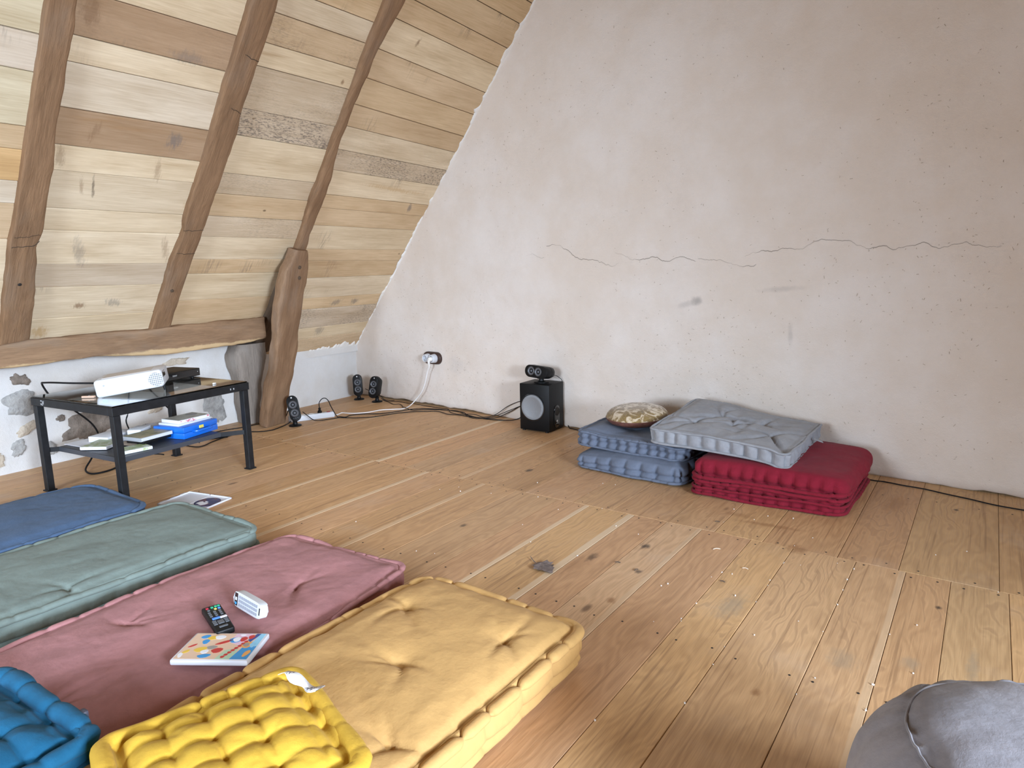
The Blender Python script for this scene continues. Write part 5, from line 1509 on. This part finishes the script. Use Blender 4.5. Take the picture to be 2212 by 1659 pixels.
satellite((-4.150, 3.850, 0), math.radians(16), 'black satellite speaker right of the one in the corner, tilted back', (-8, 7))

# subwoofer with the centre speaker on top
SW_ = empty('subwoofer', (-2.437, 3.760, 0), math.radians(2)); tag(SW_, 'black subwoofer box with a round silver grille against the gable', 'speaker')
q = B(); q.box((0, 0, 0.164), (0.230, 0.195, 0.316), bev=0.005, seg=2); q.build('cabinet', M_BLACKPL, SW_)
Mx = Matrix.Translation((-0.012, -0.0975, 0.165)) @ RX90
q = B(); q.lathe([(0.094, -0.001), (0.094, 0.004), (0.088, 0.005), (0.088, -0.001)], 48, Mx, cap=False); q.build('trim_ring', M_BLACKGL, SW_)
q = B(); q.lathe([(0.087, 0.001), (0.084, 0.0085), (0.070, 0.0110), (0.066, 0.0095), (0, 0.0105)], 48, Mx, cap=False); q.build('grille', M_MESH, SW_)
q = B(); q.prism([(x, y) for x, y in stadium(0.066, 0.155)], 0, 0.004, Matrix.Translation((0.115, 0.0, 0.098)) @ Matrix.Rotation(math.pi / 2, 4, 'Z') @ RX90, bev=0.001); pp = q.build('port_panel', M_BLACKGL, SW_)
q = B(); q.lathe([(0.028, 0), (0.028, 0.004), (0.024, 0.004), (0.021, 0.0045), (0.0, 0.0045)], 28, Matrix.Translation((0.1185, 0.0, 0.132)) @ Matrix.Rotation(math.pi / 2, 4, 'Y'), cap=False); q.build('port', M_DARK, pp)
q = B(); q.lathe([(0.008, 0), (0.008, 0.0008), (0, 0.0008)], 12, Matrix.Translation((0.1196, 0.0, 0.066)) @ Matrix.Rotation(math.pi / 2, 4, 'Y'), cap=False); q.box((0.1198, 0, 0.05), (0.0008, 0.022, 0.003)); q.build('badge', M_LOGO, pp)
for sx in (-1, 1):
    for sy in (-1, 1):
        q = B(); q.lathe([(0.012, 0), (0.011, 0.007), (0, 0.007)], 12, Matrix.Translation((sx * 0.09, sy * 0.085, 0)), cap=False); q.build('foot', M_BLACKPL, SW_)
CS = empty('centre_speaker', (-2.432, 3.752, 0.3222), math.radians(-4)); tag(CS, 'black two-driver centre speaker standing on the subwoofer', 'speaker')
q = B(); q.prism([(p[0] * 1.35, p[1]) for p in stadium(0.075, 0.09)], 0, 0.006, bev=0.001); q.lathe([(0.03, 0.006), (0.018, 0.012), (0.016, 0.024), (0.03, 0.028), (0.026, 0.036), (0, 0.036)], 20, cap=False); q.build('stand', M_BLACKPL, CS)
ROT = Matrix.Rotation(math.pi / 2, 4, 'Y')
q = B(); Mh = ROT @ RX90
hz = [(y, x) for x, y in stadium(0.082, 0.205)]
q.prism(hz, 0, 0.05, RX90, bev=0.004); q.prism(hz, 0, -0.05, RX90, 0.82, bev=0.004)
cc = q.build('cabinet', M_BLACKPL, CS); cc.location = (-0.005, 0.0, 0.072); cc.rotation_euler = (math.radians(-6), math.radians(2), math.radians(-6))
driver(cc, -0.042, 0.002, -0.050, 0.030); driver(cc, 0.022, 0.002, -0.050, 0.030)

# ------------------------------------------------------------------ power: wall socket, strip, cables
wa = math.atan2(gdir.y, gdir.x)
WS_ = empty('wall_socket', (-3.583, wall_y(-3.583, 0.397) + 0.002, 0.397), wa); tag(WS_, 'two white porcelain sockets on a brown oval wooden plate', 'wall socket')
q = B(); q.prism([(y, x) for x, y in stadium(0.100, 0.205)], 0, 0.022, RX90, 0.93, bev=0.003); q.build('plate', M_BROWNPL, WS_)
for x in (-0.035, 0.035):
    Mx = Matrix.Translation((x, -0.021, 0.0)) @ RX90
    q = B(); q.lathe([(0.036, 0), (0.034, 0.02), (0.031, 0.038), (0.027, 0.042), (0.022, 0.040), (0.022, 0.022), (0.0, 0.022)], 28, Mx, cap=False); so = q.build('socket', M_WHITEPL, WS_)
    q = B()
    for dx in (-0.0095, 0.0095): q.lathe([(0.0028, 0.0225), (0, 0.0226)], 10, Matrix.Translation((x + dx, -0.021, 0)) @ RX90, cap=False)
    q.lathe([(0.0024, 0.03), (0, 0.0305)], 10, Matrix.Translation((x, -0.021, 0.012)) @ RX90, cap=False)
    q.build('contact_holes', M_DARK, so)
# white extension lead: plug, cable and power strip are one thing
PS = empty('power_strip', (-4.078, 3.130, 0.0), math.atan2(0.29, 0.135)); tag(PS, 'white power strip on the floor, its lead running up to the wall socket', 'power strip')
inv = PS.matrix_basis.copy()
PSM = Matrix.Translation((-4.078, 3.130, 0.0)) @ Matrix.Rotation(math.atan2(0.29, 0.135), 4, 'Z')
pi_ = PSM.inverted()
q = B(); q.box((0, 0, 0.022), (0.335, 0.056, 0.042), bev=0.006, seg=2)
for v in q.bm.verts:
    if v.co.x > 0.15: v.co.y *= 0.6
q.build('body', M_WHITEPL, PS)
q = B(); q.box((0.125, 0, 0.0445), (0.026, 0.016, 0.007), bev=0.001, seg=1); q.build('switch', M_REDSW, PS)
for i in range(4):
    q = B(); q.lathe([(0.020, 0), (0.020, 0.0015), (0.017, 0.0015), (0.016, 0.0004), (0, 0.0004)], 24, Matrix.Translation((-0.125 + i * 0.062, 0, 0.0428)), cap=False); q.build('outlet', M_WHITEWARM, PS)
wc = [(-4.035, 3.262, 0.02), (-4.02, 3.30, 0.008)] + [(-4.03, 3.345, .006), (-4.045, 3.389, 0.006), (-3.985, 3.405, .006), (-3.933, 3.433, 0.006), (-3.878, 3.51, 0.006), (-3.856, 3.616, 0.006), (-3.784, 3.693, 0.006), (-3.738, 3.735, 0.006), (-3.745, 3.798, 0.006), (-3.765, 3.86, 0.012), (-3.752, 3.895, 0.04), (-3.727, 3.905, 0.070), (-3.672, 3.902, 0.127), (-3.630, 3.897, 0.202), (-3.594, 3.888, 0.288), (-3.562, 3.878, 0.345)]
Pw = spline(wc, 0.01)
V, F = tube_np(Pw, 0.0042, 8); V = np.array([pi_ @ Vector(v) for v in V]); cb = mesh_np('cable', V, F, M_WCABLE, True, PS)
pl0 = Vector((-3.550, 3.874, 0.397))
q = B(); q.lathe([(0.0, -0.032), (0.0165, -0.03), (0.0175, -0.012), (0.016, 0.004), (0.010, 0.012), (0.0, 0.013)], 20, pi_ @ Matrix.Translation(pl0) @ Matrix.Rotation(wa, 4, 'Z') @ RX90, cap=False)
q.tube([pi_ @ Vector(p) for p in spline([(-3.552, 3.868, 0.395), (-3.556, 3.869, 0.378), (-3.562, 3.877, 0.345), (-3.568, 3.880, 0.325)], 0.004)], np.linspace(0.0125, 0.0055, len(spline([(-3.552, 3.868, 0.395), (-3.556, 3.869, 0.378), (-3.562, 3.877, 0.345), (-3.568, 3.880, 0.325)], 0.004))), 12)
q.build('plug', M_WHITEWARM, PS)

def cable(pts, rad, label, mat=M_CABLE, name='cable', ends=None, group='black cables on the floor'):
    P = spline(pts, 0.010)
    c = P.mean(0); c[2] = 0
    V, F = tube_np(P - c, rad, 7)
    if ends is None:
        o = mesh_np(name, V, F, mat); o.location = c
    else:
        o = empty(name, tuple(c)); mesh_np('lead', V, F, mat, True, o)
        for (e, M_) in ends:
            q = B(); e(q, Matrix.Translation(-Vector(c)) @ M_); q.build('plug', mat, o)
    tag(o, label, 'cable', group); return o
def plugshape(q, M_): q.lathe([(0.0165, 0.0), (0.0175, 0.008), (0.010, 0.020), (0.0075, 0.022), (0.0095, 0.026), (0.0095, 0.036), (0.004, 0.040), (0, 0.040)], 18, M_, cap=True)
zs = 0.0446
pA = PSM @ Vector((0.060, 0, zs)); pB = PSM @ Vector((-0.125, 0, zs))
cable([tuple(pA + Vector((0, 0, 0.037))), tuple(pA + Vector((0.0, 0.0, 0.075))), tuple(pA + Vector((0.012, 0.018, 0.103))), tuple(pA + Vector((0.028, 0.036, 0.108))), tuple(pA + Vector((0.045, 0.052, 0.085))), tuple(pA + Vector((0.055, 0.062, 0.045))), (-3.985, 3.285, 0.008), (-3.93, 3.27, 0.0115), (-3.90, 3.301, 0.006), (-3.92, 3.367, 0.0045), (-3.865, 3.454, 0.0045), (-3.761, 3.525, 0.0045), (-3.679, 3.618, 0.0115), (-3.65, 3.728, 0.0115), (-3.583, 3.84, 0.0045), (-3.421, 3.885, 0.0045), (-3.38, 3.89, 0.0045), (-3.28, 3.885, .0045), (-3.2, 3.85, .0115), (-3.134, 3.82, 0.0045), (-3.0, 3.79, .0045), (-2.86, 3.80, 0.0045), (-2.7, 3.83, .02), (-2.60, 3.86, 0.09)],
      0.0034, 'black power lead plugged in beside the red switch, looping to the subwoofer', ends=[(plugshape, Matrix.Translation(pA))])
cable([tuple(pB + Vector((0, 0, 0.037))), tuple(pB + Vector((-0.01, -0.01, 0.060))), tuple(pB + Vector((-0.03, -0.03, 0.040))), tuple(pB + Vector((-0.05, -0.055, 0.004 - zs + 0.03))), (-4.275, 2.91, 0.0045), (-4.29, 2.82, 0.0045), (-4.29, 2.707, 0.0045), (-4.32, 2.60, 0.0045), (-4.33, 2.52, .0045), (-4.36, 2.35, 0.0045), (-4.40, 2.2, .0045)], 0.0034, 'black lead plugged in the near end of the strip, vanishing behind the post', ends=[(plugshape, Matrix.Translation(pB))])
cable([(-4.14, 3.003, 0.02), (-4.10, 2.93, 0.0045), (-4.045, 2.807, 0.0045), (-4.033, 2.74, 0.0045), (-4.063, 2.681, 0.0045), (-4.13, 2.63, 0.0045), (-4.145, 2.54, .0045), (-4.134, 2.459, 0.0045), (-4.09, 2.34, .0045), (-4.043, 2.251, 0.0045), (-4.066, 2.206, 0.0045), (-4.217, 2.19, 0.0045), (-4.32, 2.2, .0045)], 0.0034, 'black cable running from the power strip past the post to under the table')
cable([(-3.99, 2.985, 0.095), (-4.00, 3.04, 0.05), (-4.0, 3.09, 0.012), (-3.975, 3.144, 0.0045), (-3.953, 3.207, 0.0045), (-3.930, 3.262, 0.0045), (-3.87, 3.295, 0.0045), (-3.79, 3.34, 0.0045), (-3.718, 3.428, 0.0045), (-3.671, 3.58, 0.0045), (-3.60, 3.69, 0.0045), (-3.523, 3.76, 0.0045), (-3.43, 3.81, 0.0045), (-3.295, 3.772, 0.0045), (-3.20, 3.79, 0.0045), (-3.107, 3.788, 0.0045), (-2.972, 3.803, 0.0045), (-2.88, 3.83, 0.012), (-2.78, 3.865, 0.06), (-2.68, 3.88, 0.115), (-2.56, 3.88, 0.14)], 0.003, 'black cable from the front satellite speaker to the subwoofer')
cable([(-4.13, 3.885, 0.03), (-4.10, 3.915, 0.0045), (-4.028, 3.935, 0.0045), (-3.941, 3.940, 0.0045), (-3.86, 3.935, 0.0045), (-3.80, 3.915, .012), (-3.677, 3.925, 0.0045), (-3.494, 3.915, 0.0045), (-3.40, 3.895, 0.012), (-3.327, 3.84, 0.0045), (-3.23, 3.81, 0.0045), (-3.1, 3.84, .012), (-2.995, 3.83, 0.0045), (-2.9, 3.85, .03), (-2.8, 3.875, .10), (-2.68, 3.88, .15), (-2.56, 3.88, .175)], 0.0026, 'thin black cable along the foot of the gable from the tilted satellite speaker')
cable([(-4.10, 3.87, 0.02), (-4.03, 3.88, 0.0045), (-3.934, 3.84, 0.0045), (-3.902, 3.87, 0.0045), (-3.842, 3.84, 0.0045), (-3.79, 3.795, 0.0045), (-3.752, 3.77, 0.0125), (-3.70, 3.75, 0.0125), (-3.63, 3.745, 0.0045), (-3.54, 3.79, 0.0115), (-3.42, 3.84, .0115), (-3.33, 3.90, .0045), (-3.24, 3.87, .0045), (-3.15, 3.80, .0115), (-3.03, 3.76, .0045), (-2.9, 3.80, .02), (-2.76, 3.85, .08), (-2.66, 3.87, .12), (-2.56, 3.875, .12)], 0.0026, 'thin wavy black cable crossing under the white lead')
cable([(-4.335, 3.90, 0.09), (-4.28, 3.905, 0.075), (-4.22, 3.90, .06), (-4.16, 3.905, 0.045), (-4.12, 3.925, 0.01), (-4.05, 3.96, 0.0045)], 0.0024, 'thin black wire strung between the two corner speakers')
cable([(-2.325, 3.885, 0.06), (-2.30, 3.875, 0.02), (-2.275, 3.854, 0.0045), (-2.214, 3.834, 0.0045), (-2.1, 3.80, 0.0045), (-1.9, 3.78, 0.0045), (-1.5, 3.74, 0.0045), (-1.0, 3.72, 0.0045), (-0.6, 3.69, 0.0045), (-0.419, 3.655, 0.0045), (-0.355, 3.658, 0.0045), (-0.279, 3.642, 0.0045), (-0.189, 3.633, 0.0045), (-0.101, 3.604, 0.0045), (-0.001, 3.576, 0.0045), (0.095, 3.543, 0.0045), (0.25, 3.53, 0.0045), (0.6, 3.52, 0.0045)], 0.003, 'black cable trailing from the subwoofer behind the cushions along the gable')
cable([(-2.40, 3.80, 0.365), (-2.37, 3.835, 0.362), (-2.345, 3.845, 0.345), (-2.337, 3.862, 0.325), (-2.338, 3.868, 0.25), (-2.34, 3.868, .12)], 0.0022, 'short wire hanging from the centre speaker down the subwoofer back')
# projector lead: over the table edge, behind, loop on the floor
cable([(-3.66, 1.545, ZT + 0.05), (-3.78, 1.45, ZT + 0.055), (-3.95, 1.395, ZT + 0.052), (-4.05, 1.41, ZT + 0.03), (-4.07, 1.46, 0.44), (-4.10, 1.56, 0.36), (-4.13, 1.66, 0.25), (-4.15, 1.69, 0.15), (-4.15, 1.64, 0.06), (-4.10, 1.58, 0.012), (-4.00, 1.575, 0.0055), (-3.99, 1.66, 0.0055), (-4.06, 1.76, 0.0055), (-4.2, 1.9, 0.0055)], 0.005, 'thick black projector lead hanging behind the table in a loop', group='black leads behind the table')
cable([(-3.85, 1.83, ZT + 0.02), (-4.02, 1.86, ZT + 0.01), (-4.08, 1.86, 0.45), (-4.09, 1.84, 0.30), (-4.10, 1.83, 0.22), (-4.08, 1.9, .05), (-4.05, 2.0, 0.0055)], 0.004, 'black lead dropping straight down from the disc player', group='black leads behind the table')
cable([(-3.87, 1.88, ZT + 0.02), (-4.03, 1.92, ZT + 0.01), (-4.075, 1.95, 0.44), (-4.08, 2.04, 0.32), (-4.10, 2.12, 0.22), (-4.12, 2.2, 0.08), (-4.14, 2.28, 0.0055)], 0.004, 'black lead slanting down behind the blue carry case', group='black leads behind the table')
q = B(); q.box((0, 0, 0.016), (0.055, 0.12, 0.031), bev=0.005, seg=2); pbk = q.build('power_brick', M_BLACKPL); pbk.location = (-4.17, 2.43, 0); pbk.rotation_euler = (0, 0, -0.5); tag(pbk, 'black power adapter on the floor under the table', 'power adapter')

# ------------------------------------------------------------------ small things on the floor
M_DLEAF = plain('dry_leaf', (0.17, 0.135, 0.125), 0.8, noise=0.25, scale=90)
lp_ = []
for t in np.linspace(0, 1, 15):
    w = 0.040 * math.sin(math.pi * t ** 0.8) * (1 + 0.22 * math.sin(t * 34))
    lp_.append((t * 0.105, w))
outl = [(x, w) for x, w in lp_] + [(x, -w * 0.9) for x, w in reversed(lp_[1:-1])]
LF = empty('dry_leaf', (-1.300, 1.950, 0.0), math.radians(-22)); tag(LF, 'withered brown leaf lying on the floor boards', 'leaf')
Vl = [(x, y, 0.004 + 0.012 * abs(y) / 0.04 * (0.4 + 0.6 * math.sin(x * 60) ** 2)) for x, y in outl]
nl_ = len(Vl); Vl2 = [(x, y, z - 0.0008) for x, y, z in Vl]
mesh_np('blade', Vl + Vl2, [tuple(range(nl_)), tuple(reversed(range(nl_, 2 * nl_)))] + [(i, nl_ + i, nl_ + (i + 1) % nl_, (i + 1) % nl_) for i in range(nl_)], M_DLEAF, False, LF)
q = B(); q.tube(spline([(0.004, 0, 0.004), (-0.02, 0.003, 0.005), (-0.048, 0.010, 0.008)], 0.006), 0.0016, 6); q.build('stalk', M_DLEAF, LF)
M_CHIPW = plain('white_grit', (0.80, 0.78, 0.74), 0.8); M_CHIPD = plain('wood_splinter', (0.10, 0.07, 0.05), 0.8); M_CHIPP = plain('pale_splinter', (0.66, 0.56, 0.44), 0.8)
for (x, y, rz, L, m, lab) in ((-1.049, 2.120, 0.3, 0.022, M_CHIPD, 'thin dark wood splinter on the pale plank'), (-0.784, 2.432, 0.65, 0.030, M_CHIPP, 'pale splinter lying near the plank joint'), (-0.643, 2.320, 0.1, 0.022, M_CHIPP, 'curved pale splinter on the plank with swirling grain'), (-0.875, 2.710, 0.2, 0.022, M_CHIPD, 'dark chip of wood just beyond the plank joint'), (-0.678, 2.177, 0.0, 0.018, M_CHIPD, 'small grey chip beside the swirling knot'), (-0.965, 2.100, 1.2, 0.020, M_CHIPD, 'curled dark shaving beside a knot')):
    q = B(); q.tube(spline([(-L / 2, 0, 0.002), (0, L * 0.08, 0.004), (L / 2, 0, 0.002)], L / 8), np.array([0.0008] + [0.0018] * (len(spline([(-L / 2, 0, 0.002), (0, L * 0.08, 0.004), (L / 2, 0, 0.002)], L / 8)) - 2) + [0.0008]), 6)
    o = q.build('splinter', m); o.location = (x, y, 0); o.rotation_euler = (0, 0, rz); tag(o, lab, 'splinter', 'wood splinters on the floor')
q = B()
rg = random.Random(5)
for i in range(70):
    if i < 26:
        x = rg.choice([-0.325, -0.543, -0.702, -0.167, -0.034]) + rg.uniform(-.004, .004); y = rg.uniform(1.25, 2.5)
    else:
        x = rg.uniform(-2.2, 0.1); y = rg.uniform(1.75, 2.95)
    s_ = rg.uniform(0.0015, 0.0035)
    q.box((x, y, s_ / 2), (s_ * rg.uniform(1, 1.8), s_, s_), rz=rg.uniform(0, 3))
tag(q.build('plaster_grit', M_CHIPW, smooth=False), 'scattered white plaster grit on the floor', 'grit', kind='stuff')
